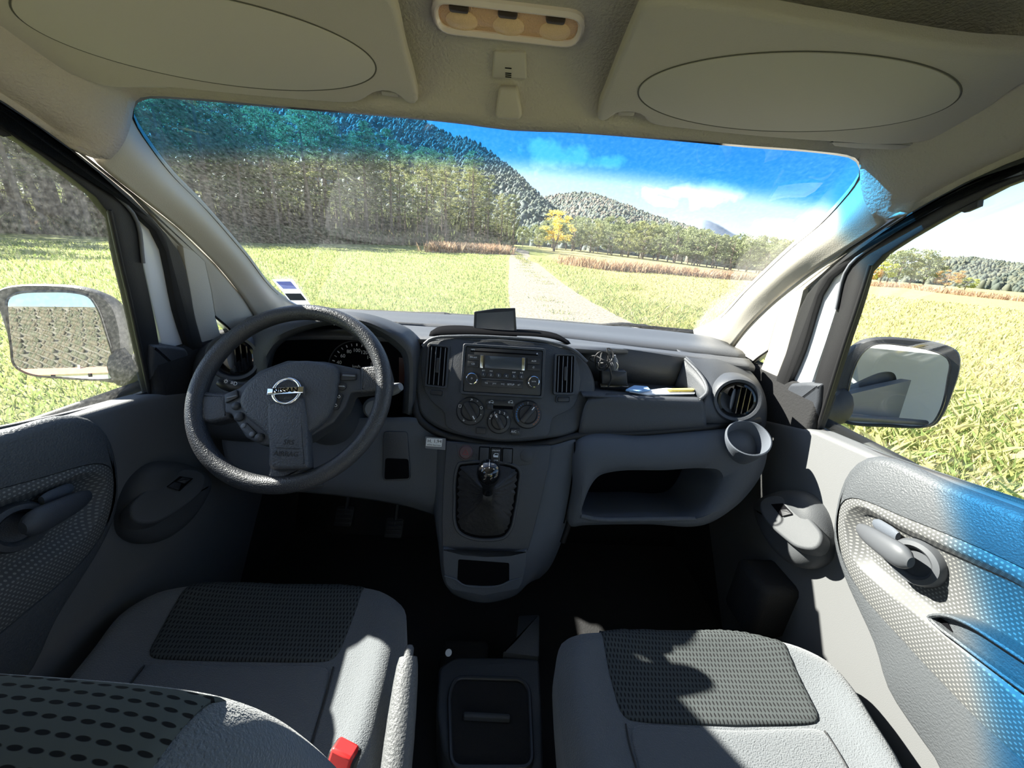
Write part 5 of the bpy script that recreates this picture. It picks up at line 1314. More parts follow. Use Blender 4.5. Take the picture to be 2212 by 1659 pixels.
for sx in (-1, 1): skin_mesh('shoe', [((sx*.11, -.05, .045), (.045, .045)), ((sx*.115, .05, .04), (.05, .038)), ((sx*.12, .16, .03), (.042, .026))], [(0, 1), (1, 2)], m_shoe, pers, 1)
skin_mesh('hair', [((0, -.03, 1.62), (.078, .06)), ((0, -.015, 1.72), (.082, .09)), ((0, .02, 1.765), (.072, .085))], [(0, 1), (1, 2)], m_hair, pers)
for sx in (-1, 1):
    for nm, o3, r_, m in (('eye', (sx*.030, .108, 1.655), .011, m_mark), ('iris', (sx*.030, .117, 1.655), .005, m_deep), ('ear', (sx*.078, .01, 1.64), .022, m_skin)):
        v, f = latheVF((0, 0, 0), (0, 0, 1), [(.001, -r_), (r_*.7, -r_*.7), (r_, 0), (r_*.7, r_*.7), (.001, r_)], 14)
        ob = mesh(nm, v, f, m); ob.location = o3; ob.parent = pers; ob.matrix_basis = Matrix.Rotation(math.radians(100), 4, 'Z') @ Matrix.Translation(o3)
for nm, bx_, m in (('nose', ((0, .120, 1.625), .011, .016, .020), m_skin), ('mouth', ((0, .110, 1.585), .022, .004, .005), mat('lips', (.4, .15, .13), .5))):
    ob = mesh(nm, *boxVF((0, 0, 0), AX, AY, AZ, *bx_[1:]), m, bev=.004); ob.parent = pers; ob.matrix_basis = Matrix.Rotation(math.radians(100), 4, 'Z') @ Matrix.Translation(bx_[0])

# ================================================================ OUTSIDE
def kaz(a):
    T = [(-9, 0), (-1.1, 0), (-.6, .02), (-.45, .031), (0, .038), (.2, .036), (.37, .027), (.74, .004), (1.06, .008), (1.5, .0), (9, 0)]
    for (x0, y0), (x1, y1) in zip(T, T[1:]):
        if a <= x1: return y0 + (y1 - y0) * (a - x0) / (x1 - x0)
    return 0
def tz(x, y):
    if y <= 15: return -1.42
    return -1.42 + kaz(x / y) * min(y - 15, 130) + .0
def ground_at(px, py):
    d = ray(px, py); d = d / d.y; z = -1.42; y = 10
    for _ in range(60):
        z = tz(d.x * y, y); yn = z / d.z if d.z < -1e-4 else 150
        if d.z >= -1e-4 or yn < 0: # rising ground: march
            y = 15
            while y < 200 and tz(d.x * y, y) < d.z * y: y += .5
            break
        y = y * .5 + min(yn, 200) * .5
    return Vector((d.x * y, y, tz(d.x * y, y)))
def tex_ground():
    m = bpy.data.materials.new('meadow'); m.use_nodes = True; nt = m.node_tree; p = nt.nodes['Principled BSDF']; p.inputs['Roughness'].default_value = .95; p.inputs['Specular IOR Level'].default_value = .1
    g = nt.nodes.new('ShaderNodeTexCoord'); sp = nt.nodes.new('ShaderNodeSeparateXYZ'); nt.links.new(g.outputs['Object'], sp.inputs[0])
    def nz(sc, det=5, sy=1):
        n = nt.nodes.new('ShaderNodeTexNoise'); n.inputs['Scale'].default_value = sc; n.inputs['Detail'].default_value = det
        mp = nt.nodes.new('ShaderNodeMapping'); mp.inputs['Scale'].default_value = (1, sy, 1); nt.links.new(g.outputs['Object'], mp.inputs[0]); nt.links.new(mp.outputs[0], n.inputs['Vector']); return n.outputs[0]
    def mix(f, a, b):
        n = nt.nodes.new('ShaderNodeMixRGB'); nt.links.new(f, n.inputs[0])
        for i, c in ((1, a), (2, b)):
            if isinstance(c, tuple): n.inputs[i].default_value = (*c, 1)
            else: nt.links.new(c, n.inputs[i])
        return n.outputs[0]
    def ramp(s_, lo, hi):
        r = nt.nodes.new('ShaderNodeMapRange'); r.inputs[1].default_value = lo; r.inputs[2].default_value = hi; nt.links.new(s_, r.inputs[0]); return r.outputs[0]
    green = mix(ramp(nz(1.6), .35, .65), (.21, .25, .078), (.33, .345, .133))
    straw = mix(ramp(nz(2.2), .35, .65), (.33, .30, .133), (.42, .37, .195))
    side = M_(nt, 'ADD', M_(nt, 'MULTIPLY', M_(nt, 'SUBTRACT', sp.outputs['X'], 5.5), .22), M_(nt, 'MULTIPLY', M_(nt, 'SUBTRACT', nz(.35), .5), 2.5))
    side = ramp(side, -.2, .9)
    base = mix(side, green, straw)
    base = mix(ramp(nz(9, 6), .5, .75), base, (.16, .17, .03))
    nt.links.new(base, p.inputs['Base Color'])
    bp = nt.nodes.new('ShaderNodeBump'); bp.inputs['Strength'].default_value = .9; bp.inputs['Distance'].default_value = .12
    nt.links.new(nz(7, 8), bp.inputs['Height']); nt.links.new(bp.outputs[0], p.inputs['Normal'])
    return m
m_meadow = tex_ground()
V = []; Fc = []; na = 180; radii = [1.0]
while radii[-1] < 1500: radii.append(radii[-1] * 1.13 + .1)
for r in radii:
    for k in range(na):
        a = 2 * math.pi * k / na; x, y = r * math.sin(a), r * math.cos(a)
        V.append(Vector((x, y, tz(x, y))))
V.append(Vector((0, 0, -1.42)))
for i in range(len(radii) - 1):
    for k in range(na): Fc.append((i*na+k, i*na+(k+1) % na, (i+1)*na+(k+1) % na, (i+1)*na+k))
for k in range(na): Fc.append((len(V) - 1, (k+1) % na, k))
gd = mesh('ground', V, Fc, m_meadow, recalc=False, angle=180); struct(gd, 'meadow round the van, green to the front and straw coloured to the passenger side')

# gravel track
m_grav = mat('gravel', (.30, .275, .235), .95, bump=1.0, bscale=9, bdetail=8, spec=.1, col2=(.15, .13, .09), vscale=16)
lft = [(.95, 2), (.50, 5.5), (.30, 8.5), (.22, 13.3), (.28, 20), (.40, 28), (.52, 40), (1.1, 55), (1.8, 66), (0.5, 80)]
rgt = [(3.4, 2), (3.25, 5.5), (3.18, 9.0), (3.1, 13.3), (3.0, 20), (3.0, 28), (3.15, 42), (3.4, 55), (4.0, 66), (3.0, 80)]
rows = []
for (x0, y0), (x1, y1) in zip(lft, rgt):
    rows.append([Vector((x0 + (x1 - x0) * t, y0 + (y1 - y0) * t, tz(x0, y0) + .03 + .02 * math.sin(t * math.pi) + .012 * math.sin(t * math.pi * 4))) for t in (0, .25, .5, .75, 1)])
rd = loft('gravel_track', rows, 16, 90, m_grav, solid=.0, toward=Vector((0, 10, 50))); struct(rd, 'pale gravel track running to the woods')

import numpy as np
rng = np.random.default_rng(11)
def blades(name, xs, ys, h, w, mats, label, cat='grass', lean_=.35):
    n = len(xs); zs = np.array([tz(a, b) for a, b in zip(xs, ys)])
    th_ = rng.uniform(0, 2*np.pi, n); dx, dy = np.cos(th_) * w, np.sin(th_) * w
    la, lb = rng.normal(0, lean_, n) * h, rng.normal(0, lean_, n) * h
    co = np.empty((n, 4, 3))
    co[:, 0] = np.stack([xs - dx, ys - dy, zs], 1); co[:, 1] = np.stack([xs + dx, ys + dy, zs], 1)
    co[:, 2] = np.stack([xs + dx*.6 + la*.4, ys + dy*.6 + lb*.4, zs + h*.6], 1); co[:, 3] = np.stack([xs + la, ys + lb, zs + h], 1)
    me = bpy.data.meshes.new(name); me.vertices.add(n * 4); me.vertices.foreach_set('co', co.ravel())
    idx = (np.arange(n)[:, None] * 4 + np.array([0, 1, 2, 0, 2, 3])[None, :]).ravel()
    me.loops.add(n * 6); me.loops.foreach_set('vertex_index', idx); me.polygons.add(n * 2)
    me.polygons.foreach_set('loop_start', np.arange(n * 2) * 3)
    me.update(calc_edges=True)
    for m in mats: me.materials.append(m)
    me.polygons.foreach_set('material_index', np.repeat(rng.integers(0, len(mats), n), 2))
    o = bpy.data.objects.new(name, me); C.objects.link(o); o['kind'] = 'stuff'; o['label'] = label; o['category'] = cat
    return o
def leafmat(name, col, tr=.35):
    m = bpy.data.materials.new(name); m.use_nodes = True; nt = m.node_tree; p = nt.nodes['Principled BSDF']
    p.inputs['Base Color'].default_value = (*col, 1); p.inputs['Roughness'].default_value = .7; p.inputs['Specular IOR Level'].default_value = .2
    t = nt.nodes.new('ShaderNodeBsdfTranslucent'); t.inputs[0].default_value = (*[min(1, c * 1.3) for c in col], 1)
    mx = nt.nodes.new('ShaderNodeMixShader'); mx.inputs[0].default_value = tr
    nt.links.new(p.outputs[0], mx.inputs[1]); nt.links.new(t.outputs[0], mx.inputs[2]); nt.links.new(mx.outputs[0], nt.nodes['Material Output'].inputs[0])
    return m
g1 = leafmat('grass_green', (.21, .275, .085)); g2 = leafmat('grass_yellow', (.36, .37, .14)); g3 = leafmat('grass_straw', (.45, .39, .195)); g4 = leafmat('grass_dark', (.13, .19, .03))
def scatter(n, r0, r1, a0, a1, keep):
    r = r0 * (r1 / r0) ** rng.uniform(0, 1, n) ; a = rng.uniform(a0, a1, n)
    x, y = r * np.sin(a), r * np.cos(a); k = keep(x, y); return x[k], y[k], r[k]
offroad = lambda x, y: ~((x > .2 + .1 * np.sin(y * 3)) & (x < 3.2 + .12 * np.sin(y * 2.3)) & (y > 1.9)) & ~((np.abs(x) < 1.1) & (y < 2.6))
x, y, r = scatter(90000, 2.2, 45, -1.75, .02, offroad)
blades('meadow_grass', x, y, (.05 + .05 * rng.uniform(0, 1, len(x))) * (1 + r * .02), .0025 + .0009 * r, [g1, g2, g2, g1], 'yellow green meadow grass on the driver side of the track')
x, y, r = scatter(95000, 2.2, 45, .02, 1.9, lambda x, y: offroad(x, y) & (x > .3))
m_ = (x < 6.0 + 1.5 * np.sin(y * .7))
blades('verge_grass', x[m_], y[m_], (.10 + .14 * rng.uniform(0, 1, m_.sum())) * (1 + r[m_] * .004), .0028 + .0009 * r[m_], [g1, g2, g2, g3], 'long green grass on the verge beside the passenger side', lean_=.5)
blades('stubble_grass', x[~m_], y[~m_], (.05 + .06 * rng.uniform(0, 1, (~m_).sum())) * (1 + r[~m_] * .012), .0025 + .0009 * r[~m_], [g3, g2, g3, g2], 'short straw coloured grass over the wide field to the passenger side')
t_ = rng.uniform(5.5, 60, 9000); cxr = 1.75 + .25 * np.sin(t_ * .4) + rng.normal(0, .28, 9000); kk = np.sin(t_ * 2.1) + np.sin(t_ * 5.3) + rng.normal(0, .6, 9000) > .2
blades('track_grass', cxr[kk], t_[kk], rng.uniform(.05, .12, kk.sum()), .003 + .0009 * t_[kk], [g2, g3, g4], 'sparse grass tufts along the middle of the gravel track')
# dry weed strips
w1m = leafmat('dry_weed', (.40, .26, .16)); w2m = leafmat('dry_weed_pale', (.50, .38, .26))
def weeds(pts, n, wd, h, label):
    gp_ = [ground_at(*p) for p in pts]; c = cr(gp_, 60); xs = []; ys = []; hs = []
    for _ in range(n):
        t = rng.uniform(0, 59); i = int(t); p = c[i].lerp(c[min(i+1, 59)], t - i); xs.append(p.x + rng.normal(0, wd)); ys.append(p.y + rng.normal(0, wd)); hs.append(h * rng.uniform(.4, 1))
    return blades('dry_weeds', np.array(xs), np.array(ys), np.array(hs), np.full(n, .035), [w1m, w2m, w1m], label, 'weeds', .25)
weeds([(1215, 570), (1300, 582), (1400, 588), (1500, 597), (1640, 607), (1760, 618)], 7000, .5, 1.0, 'reddish dry weeds in a strip across the field beyond the track')
weeds([(930, 545), (1000, 546), (1060, 548), (1094, 549)], 2500, .6, 1.3, 'brownish dry weeds at the foot of the tall pines beside the track')
weeds([(1880, 618), (1960, 622), (2060, 636), (2212, 652)], 4000, .7, .9, 'pale dry weeds in a strip across the field seen through the passenger window')

# ---- trees: one prototype per kind, copied with their parts
bark = mat('pine_bark', (.20, .145, .115), .9, bump=.5, bscale=6)
def foliage(kind, rs_, m):
    R_ = np.random.default_rng(rs_); tri = []
    def clump(c, r, n, size):
        for _ in range(n):
            d = R_.normal(size=3); d /= np.linalg.norm(d); p = c + d * r * R_.uniform(.35, 1) * np.array([1, 1, .6])
            u = R_.normal(size=3); u /= np.linalg.norm(u); w = np.cross(u, R_.normal(size=3)); w /= np.linalg.norm(w)
            s_ = size * R_.uniform(.6, 1.3)
            tri.append((p + u * s_, p - u * s_ * .5 + w * s_ * .5, p - u * s_ * .5 - w * s_ * .5))
    if kind == 'pine':
        for k in range(44):
            z = .30 + .68 * (k / 44) ** .9; rad = .17 * (1 - ((z - .30) / .72)) ** .6 * R_.uniform(.35, 1.2) + .010
            a = R_.uniform(0, 6.28); q0 = len(tri); clump(np.array([0., 0., 0.]), .050, 46, .014)
            tri[q0:] = [tuple(np.array([p[0], p[1], p[2] * .55]) + np.array([math.cos(a) * rad, math.sin(a) * rad, z]) for p in t) for t in tri[q0:]]
    elif kind == 'bushy':
        for k in range(44):
            z = R_.uniform(.22, .95); w = math.sqrt(max(.05, 1 - ((z - .55) / .5) ** 2)); a = R_.uniform(0, 6.28)
            clump(np.array([math.cos(a) * .33 * w, math.sin(a) * .33 * w, z]), .10, 34, .034)
    else:
        for k in range(48):
            z = R_.uniform(.28, .97); w = math.sqrt(max(.04, 1 - ((z - .58) / .44) ** 2)); a = R_.uniform(0, 6.28); q = R_.uniform(.2, 1)
            clump(np.array([math.cos(a) * .36 * w * q, math.sin(a) * .36 * w * q, z]), .085, 34, .026)
    v = [tuple(p) for t in tri for p in t]; f = [(i*3, i*3+1, i*3+2) for i in range(len(tri))]
    me = bpy.data.meshes.new('crown'); me.from_pydata(v, [], f); me.materials.append(m); return me
def trunk(kind):
    b = MB()
    if kind == 'yellow':
        for s_ in (-1, 1): b.add(tubeVF([(0, 0, 0), (s_*.03, .01, .12), (s_*.07, .02, .30), (s_*.13, 0, .6)], [.022, .016, .012, .004], 7))
        for s_ in (-1, 1): b.add(tubeVF([(s_*.05, .01, .22), (s_*.16, .02, .45), (s_*.22, 0, .6)], [.009, .006, .003], 6))
    elif kind == 'pine':
        b.add(tubeVF([(0, 0, 0), (.005, 0, .3), (-.004, .004, .6), (0, 0, .97)], [.014, .011, .007, .002], 7))
        R_ = random.Random(4)
        for k in range(16):
            z = .16 + k * .045; a = R_.uniform(0, 6.28); l = .10 * (1.1 - z) + .03
            b.add(tubeVF([(0, 0, z), (math.cos(a) * l, math.sin(a) * l, z + .015)], [.0035, .001], 4))
    else:
        b.add(tubeVF([(0, 0, 0), (.01, 0, .3), (0, .01, .8)], [.022, .016, .005], 7))
        R_ = random.Random(9)
        for k in range(8):
            z = .12 + k * .07; a = R_.uniform(0, 6.28); b.add(tubeVF([(0, 0, z), (math.cos(a) * .22, math.sin(a) * .22, z + .1)], [.008, .002], 5))
    o = mesh('trunk', b.v, b.f, bark); me = o.data; bpy.data.objects.remove(o); return me
f_d = leafmat('pine_needles', (.18, .21, .09), .35); f_m = leafmat('pine_needles_olive', (.29, .30, .13), .35); f_l = leafmat('pale_pine', (.26, .29, .15), .3); f_y = leafmat('yellow_leaves', (.80, .62, .16), .45); f_o = leafmat('autumn_leaves', (.45, .30, .13), .4)
PR = {}
for key_, kind, seed, m in (('p0', 'pine', 1, f_d), ('p1', 'pine', 2, f_m), ('p2', 'pine', 3, f_m), ('b0', 'bushy', 4, f_l), ('b1', 'bushy', 5, f_m), ('b2', 'bushy', 6, f_l), ('y0', 'yellow', 7, f_y), ('o0', 'bushy', 8, f_o), ('yl', 'bushy', 10, leafmat('lime_leaves', (.42, .44, .10), .4))):
    PR[key_] = (trunk('pine' if kind == 'pine' else kind), foliage(kind, seed, m))
def tree(key_, x, y, h, name, label, group, wide=1.0, z=None):
    r = thing(name, label, 'tree', (x, y, (tz(x, y) if z is None else z) - .05), group) if False else None
    r = bpy.data.objects.new(name, None); C.objects.link(r); r.location = (x, y, (tz(x, y) if z is None else z) - .05); r['label'] = label; r['category'] = 'tree'
    if group: r['group'] = group
    r.scale = (h * wide, h * wide, h); r.rotation_euler.z = random.uniform(0, 6.28)
    for nm, me in zip(('trunk', 'crown'), PR[key_]):
        c = bpy.data.objects.new(nm, me); C.objects.link(c); c.parent = r
    return r
R2 = random.Random(5)
def wallpt(a):   # front edge of the left forest: azimuth ratio -> forward distance
    T = [(-2.6, 15), (-1.6, 27), (-1.3, 38), (-1.12, 47), (-.6, 48), (-.45, 50), (-.1, 70), (.0, 80), (.03, 88)]
    for (x0, y0), (x1, y1) in zip(T, T[1:]):
        if a <= x1: return y0 + (y1 - y0) * (a - x0) / (x1 - x0)
    return 88
for row in range(5):
    a = -2.5
    while a < .022:
        y = wallpt(a) + row * 4.2 + R2.uniform(-1.6, 1.6); x = a * y + R2.uniform(-1, 1)
        h = R2.uniform(12, 15.5) + row * .5 + (2.2 if -.62 < a < -.40 else 0)
        if a < -.68: h += 6
        if a > -.06: h = R2.uniform(9.5, 13)
        kd = R2.choice(['p0', 'p1', 'p0', 'p2'])
        wh = ('seen through the driver door window' if a < -.9 else 'behind the windshield corner above the steering wheel' if a < -.6 else 'beyond the instrument hood' if a < -.35 else 'beyond the middle of the meadow' if a < -.13 else 'above the dry weeds' if a < -.05 else 'at the end beside the gravel track')
        rw_ = ('front edge', 'second row', 'third row', 'fourth row', 'hindmost row')[row]
        lb = ('dark' if kd == 'p0' else 'olive') + ' tall pine, ' + rw_ + ', ' + wh
        tree(kd, x, y, h, 'pine_tree', lb, lb, R2.uniform(.8, 1.25))
        a += (3.6 if a > -1.3 else 5.0) / y * R2.uniform(.8, 1.2)
xs = []; ys = []
for _ in range(30000):
    a = rng.uniform(-2.4, .02); y = wallpt(a) + rng.uniform(-1.5, 16); xs.append(a * y); ys.append(y)
u1 = leafmat('undergrowth_dark', (.10, .11, .05)); u2 = leafmat('undergrowth_brown', (.20, .14, .09)); u3 = leafmat('undergrowth_green', (.16, .19, .08))
xs = np.array(xs); ys = np.array(ys)
blades('undergrowth', xs, ys, rng.uniform(.4, 2.2, len(xs)), np.full(len(xs), .12), [u1, u2, u3, u1], 'dark tangled undergrowth between the trunks of the tall pines', 'undergrowth', .35)
a_ = rng.uniform(-2.4, .02, 9000); y_ = np.array([wallpt(q) for q in a_]) + rng.uniform(14, 24, 9000)
blades('undergrowth', a_ * y_, y_, rng.uniform(2.5, 7.5, 9000), np.full(9000, .30), [u1, u3, u1], 'dense dark saplings closing the wood behind the tall pines', 'undergrowth', .2)
for row in range(4):
    a = .045
    while a < .92:
        y = 98 + row * 5 + R2.uniform(-2, 2) - 14 * max(0, a - .5); x = a * y
        h = R2.uniform(6.2, 9.4) + row * .5
        if a < .1: h *= .62
        if .0 < a < .28 and row == 0: h *= .85
        kd = R2.choice(['b0', 'b1', 'b2', 'b0'])
        wh = ('beside the yellow tree' if a < .16 else 'behind the white goal frame' if a < .32 else 'beyond the reddish weeds' if a < .5 else 'below the small blue peak' if a < .65 else 'nearest the passenger windshield pillar')
        lb = ('olive' if kd == 'b1' else 'pale green') + ' rounded pine, ' + ('front edge', 'second row', 'third row', 'hindmost row')[row] + ', ' + wh
        tree(kd, x, y, h, 'bushy_pine', lb, lb, R2.uniform(.8, 1.1))
        a += 4.6 / y * R2.uniform(.8, 1.2)
yp = ground_at(1196, 543)
tree('y0', yp.x, yp.y, .100 * yp.y, 'yellow_tree', 'bright yellow autumn tree standing alone beside the gravel track', None, 1.25)
for px, k_, h, w, lb in ((1900, 'yl', 5.0, 1.2, 'lime green bush at the near end of the trees seen through the passenger window'), (1935, 'b1', 8.2, 1.1, None), (1965, 'b0', 8.4, 1.1, None), (1995, 'b1', 8.0, 1.0, None), (1915, 'b0', 7.6, 1.0, None), (2045, 'o0', 4.6, 1.3, 'orange brown bush in front of the far hills'), (2090, 'yl', 3.0, 1.5, 'low yellow bush in front of the far hills'), (1875, 'o0', 4.0, 1.2, 'small orange bush beside the passenger window frame')):
    d = ray(px, 612); y = 84 if k_ in ('yl', 'o0') else 90; x = d.x / d.y * y
    tree(k_, x, y, h, 'field_tree' if lb is None else 'bush', lb or 'dark rounded tree in the clump at the field edge, seen through the passenger window', None if lb else 'clump seen through the passenger window', w)
# small pale goal frame by the wood
gq = ground_at(1272, 545); gt = thing('goal_frame', 'small white goal frame at the far edge of the field by the wood', 'goal', gq)
mw = m_white; hgt = 1.1
tube('post', [gq + Vector((-1.3, 0, 0)), gq + Vector((-1.3, 0, hgt))], .09, mw, gt, n=6); tube('post', [gq + Vector((1.3, 0, 0)), gq + Vector((1.3, 0, hgt))], .09, mw, gt, n=6); tube('crossbar', [gq + Vector((-1.3, 0, hgt)), gq + Vector((1.3, 0, hgt))], .09, mw, gt, n=6)

# ---- hills
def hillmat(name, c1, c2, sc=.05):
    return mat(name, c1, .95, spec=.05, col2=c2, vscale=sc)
def hill(name, crest, y0, y1, z0, m, label, tuft=0, tmat=None, amp=6, back=True, tsize=(3.2, 5.5)):
    """crest: (azimuth ratio, elevation ratio) seen from the van; foot at distance y0"""
    cr_ = [Vector((a, e, 0)) for a, e in crest]; c = cr(cr_, 90); rows = []; nv = 26
    for j in range(nv):
        t = j / (nv - 1); y = y0 + (y1 - y0) * t; row = []
        for p in c:
            top = p.y * y1; s_ = t ** 1.15
            z = z0 + (top - z0) * s_ + amp * math.sin(math.pi * t) * noise.noise(Vector((p.x * 6, t * 3, y0))) * 1.2
            row.append(Vector((p.x * y, y, z)))
        rows.append(row)
    if back: rows.append([Vector((p.x * y1 * 1.1, y1 * 1.15, z0)) for p in c])
    V = [p for r in rows for p in r]; n = len(c); Fc = []
    for j in range(len(rows) - 1):
        for i in range(n - 1): Fc.append((j*n+i, j*n+i+1, (j+1)*n+i+1, (j+1)*n+i))
    o = mesh(name, V, Fc, m, recalc=False, angle=180); struct(o, label)
    if tuft:
        base = []; tv = []; tf = []
        for _ in range(tuft):
            j = rng.uniform(0, nv - 1.02) ; j = (nv - 1.02) * (j / (nv - 1.02)) ** .8; i = rng.uniform(0, n - 1.02)
            j0, i0 = int(j), int(i); p = rows[j0][i0].lerp(rows[j0][i0+1], i - i0).lerp(rows[j0+1][i0].lerp(rows[j0+1][i0+1], i - i0), j - j0)
            s_ = rng.uniform(*tsize); k = len(tv); hh_ = s_ * rng.uniform(1.0, 1.7)
            rot_ = rng.uniform(0, 6.28); m5 = 6
            for rr_, zz in ((.75, 0), (1.0, .35), (.62, .78)):
                for q in range(m5):
                    a_ = rot_ + 2*math.pi*q/m5; jj = rng.uniform(.75, 1.25)
                    tv.append((p.x + math.cos(a_) * s_ * .5 * rr_ * jj, p.y + math.sin(a_) * s_ * .5 * rr_ * jj, p.z + hh_ * zz - .5))
            tv.append((p.x, p.y, p.z + hh_ - .5))
            for L_ in range(2):
                for q in range(m5): tf.append((k + L_*m5 + q, k + L_*m5 + (q+1) % m5, k + (L_+1)*m5 + (q+1) % m5, k + (L_+1)*m5 + q))
            for q in range(m5): tf.append((k + 2*m5 + q, k + 2*m5 + (q+1) % m5, k + 3*m5))
        me = bpy.data.meshes.new('hill_forest'); me.from_pydata(tv, [], tf)
        for m2_ in tmat: me.materials.append(m2_)
        me.polygons.foreach_set('material_index', np.repeat(rng.integers(0, len(tmat), tuft), 18)[:len(me.polygons)])
        me.shade_smooth()
        f_ = bpy.data.objects.new('hill_forest', me); C.objects.link(f_); f_['kind'] = 'stuff'; f_['label'] = 'dense woodland covering ' + label; f_['category'] = 'forest'
    return o
ht = [leafmat('hill_trees_haze', (.14, .165, .15), .1), leafmat('hill_trees', (.15, .17, .13), .1), leafmat('hill_trees_brown', (.20, .175, .14), .1), leafmat('hill_trees_dark', (.11, .14, .12), .1)]  # greyed foliage; distance haze is put into these colours
hb_m = hillmat('hillside', (.11, .12, .10), (.14, .13, .11))
hill('hill_near', [(-1.9, .34), (-1.2, .36), (-.8, .36), (-.45, .35), (-.217, .273), (-.16, .245), (-.10, .235), (-.045, .210), (.03, .165), (.08, .125), (.14, .088), (.20, .06), (.26, .03)], 125, 420, 0.5, hb_m, 'the steep dark hill behind the tall pines', 26000, [ht[0], ht[3], ht[1]], tsize=(2.8, 5))
hill('hill_middle', [(-.02, .10), (.06, .118), (.12, .134), (.17, .142), (.21, .141), (.27, .127), (.35, .108), (.42, .093), (.50, .076), (.6, .055), (.75, .04)], 170, 620, 0.5, hb_m, 'the second wooded ridge beyond the yellow tree', 20000, [ht[1], ht[2], ht[0]], tsize=(3.5, 6))
hill('hill_far', [(.38, .07), (.44, .10), (.49, .114), (.52, .108), (.57, .088), (.65, .06)], 900, 1500, 0.5, hillmat('far_haze_hill', (.22, .27, .34), (.26, .30, .36), .01), 'small haze-blue peak far beyond the wood')  # blue-grey base colour stands for the haze of distance
ht2 = [leafmat('far_hill_trees', (.085, .10, .08), .1), leafmat('far_hill_trees_olive', (.11, .115, .08), .1)]
hill('hill_side', [(1.0, .02), (1.09, .045), (1.16, .062), (1.22, .066), (1.28, .062), (1.36, .060), (1.5, .075), (1.8, .09), (2.4, .07), (3.2, .03)], 170, 430, -1.4, hb_m, 'the rounded hill seen through the passenger window', 20000, ht2, tsize=(1.7, 3.2))
hill('hill_horizon', [(.9, .02), (1.02, .052), (1.08, .064), (1.14, .075), (1.19, .073), (1.3, .07), (1.6, .08), (2.0, .05)], 800, 1300, -1.4, hillmat('horizon_haze', (.30, .36, .42), (.34, .38, .42), .01), 'the pale haze-blue ridge on the horizon beyond the passenger window')  # haze painted as a pale blue base colour
rt1 = leafmat('rear_trees', (.05, .055, .03), .1); rt2 = leafmat('rear_trees_brown', (.075, .065, .04), .1)
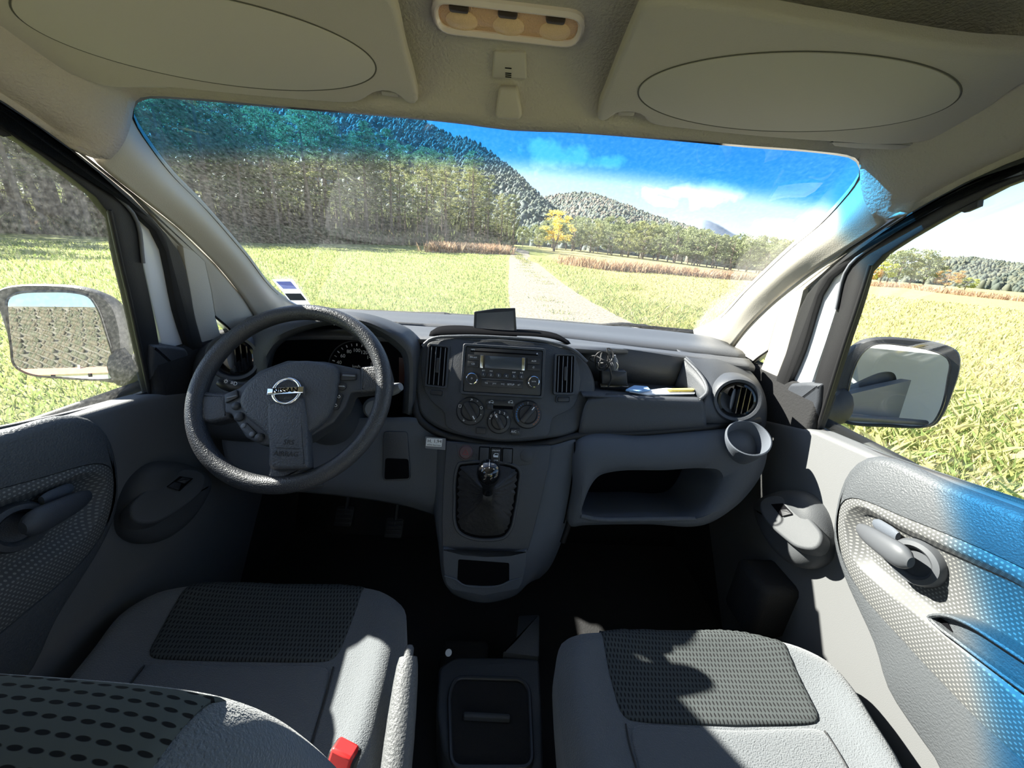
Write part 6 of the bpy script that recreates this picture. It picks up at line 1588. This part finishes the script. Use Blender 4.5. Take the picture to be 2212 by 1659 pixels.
# hill behind the van, seen in the driver side mirror
def backhill(name, ang0, ang1, dist, prof, m, label, tuft):
    n = 70; nv = 16; rows = []
    for j in range(nv):
        t = j / (nv - 1); r = dist * (1 + .8 * t); row = []
        for i in range(n):
            u = i / (n - 1); a = math.radians(ang0 + (ang1 - ang0) * u); k = u * (len(prof) - 1); k0 = min(int(k), len(prof) - 2)
            top = (prof[k0] + (prof[k0+1] - prof[k0]) * (k - k0)) * dist * 1.8
            row.append(Vector((r * math.sin(a), r * math.cos(a), -1.5 + (top + 1.5) * t + 5 * math.sin(math.pi * t) * noise.noise(Vector((u * 9, t * 4, 3))))))
        rows.append(row)
    V = [p for r in rows for p in r]; Fc = [(j*n+i, j*n+i+1, (j+1)*n+i+1, (j+1)*n+i) for j in range(nv - 1) for i in range(n - 1)]
    struct(mesh(name, V, Fc, m, recalc=False, angle=180), label)
    tv = []; tf = []
    for _ in range(tuft):
        j = rng.uniform(0, (nv - 1.02) * .92); i = rng.uniform(0, n - 1.02); j0, i0 = int(j), int(i); p = rows[j0][i0].lerp(rows[j0+1][i0+1], (i - i0 + j - j0) / 2)
        s_ = rng.uniform(2, 4); k = len(tv)
        for rr_, zz in ((.8, 0), (1, .4)):
            for q in range(5):
                a_ = 2*math.pi*q/5 + s_; tv.append((p.x + math.cos(a_)*s_*.5*rr_, p.y + math.sin(a_)*s_*.5*rr_, p.z + s_*zz))
        tv.append((p.x, p.y, p.z + s_ * 1.2))
        for q in range(5): tf += [(k+q, k+(q+1) % 5, k+5+(q+1) % 5, k+5+q), (k+5+q, k+5+(q+1) % 5, k+10)]
    me = bpy.data.meshes.new('rear_forest'); me.from_pydata(tv, [], tf); me.materials.append(rt1); me.materials.append(rt2)
    me.polygons.foreach_set('material_index', np.repeat(rng.integers(0, 2, tuft), 10)[:len(me.polygons)])
    me.shade_smooth()
    f_ = bpy.data.objects.new('rear_forest', me); C.objects.link(f_); f_['kind'] = 'stuff'; f_['label'] = 'bushes and trees on ' + label; f_['category'] = 'forest'
backhill('hill_rear', 150, 215, 420, [.05, .09, .11, .12, .13, .135, .125, .12, .10, .08], hillmat('pale_rock', (.17, .16, .13), (.07, .07, .045), .03), 'the pale rocky hill behind the van', 26000)
backhill('hill_rear_side', 95, 150, 380, [.06, .08, .12, .16, .20, .21, .18, .12, .08, .05], hb_m, 'the wooded hill behind the passenger side', 14000)
# white house with a red roof, seen in the passenger side mirror
def house(x, y, w, d, h, rz, name, label):
    t = thing(name, label, 'house', (x, y, tz(x, y))); t.rotation_euler.z = rz; bpy.context.view_layer.update()
    def bb(nm, o, hx, hy, hz, m, par): 
        ob = mesh(nm, *boxVF(o, AX, AY, AZ, hx, hy, hz), m); ob.parent = par; return ob
    wl_ = bb('wall', (0, 0, h/2), w/2, d/2, h/2, mat('house_render', (.75, .72, .65), .9), t)
    v = [(-w/2-.5, -d/2-.6, h), (w/2+.5, -d/2-.6, h), (w/2+.5, d/2+.6, h), (-w/2-.5, d/2+.6, h), (-w/2-.5, 0, h+d*.24), (w/2+.5, 0, h+d*.24)]
    rf = mesh('roof', v, [(0,1,5,4), (2,3,4,5), (1,2,5), (3,0,4), (0,3,2,1)], mat('roof_tile', (.50, .20, .13), .9), smooth=False); rf.parent = t
    for i in range(3):
        for j in range(2):
            bb('window', (-w/3 + i*w/3, d/2, 1.3 + j*2.6), .5, .08, .65, m_deep, t); bb('window', (-w/3 + i*w/3, -d/2, 1.3 + j*2.6), .5, .08, .65, m_deep, t)
    bb('chimney', (w*.2, .8, h + d*.25), .3, .3, .8, mat('chimney_render', (.7, .66, .6), .9), t)
    return t
house(36, -58, 14, 10, 5.6, .5, 'house', 'white house with red tiled roof, seen only in the passenger side mirror')
house(-32, -205, 26, 10, 4.5, .1, 'long_house', 'long pale building at the foot of the rocky hill, seen in the driver side mirror')
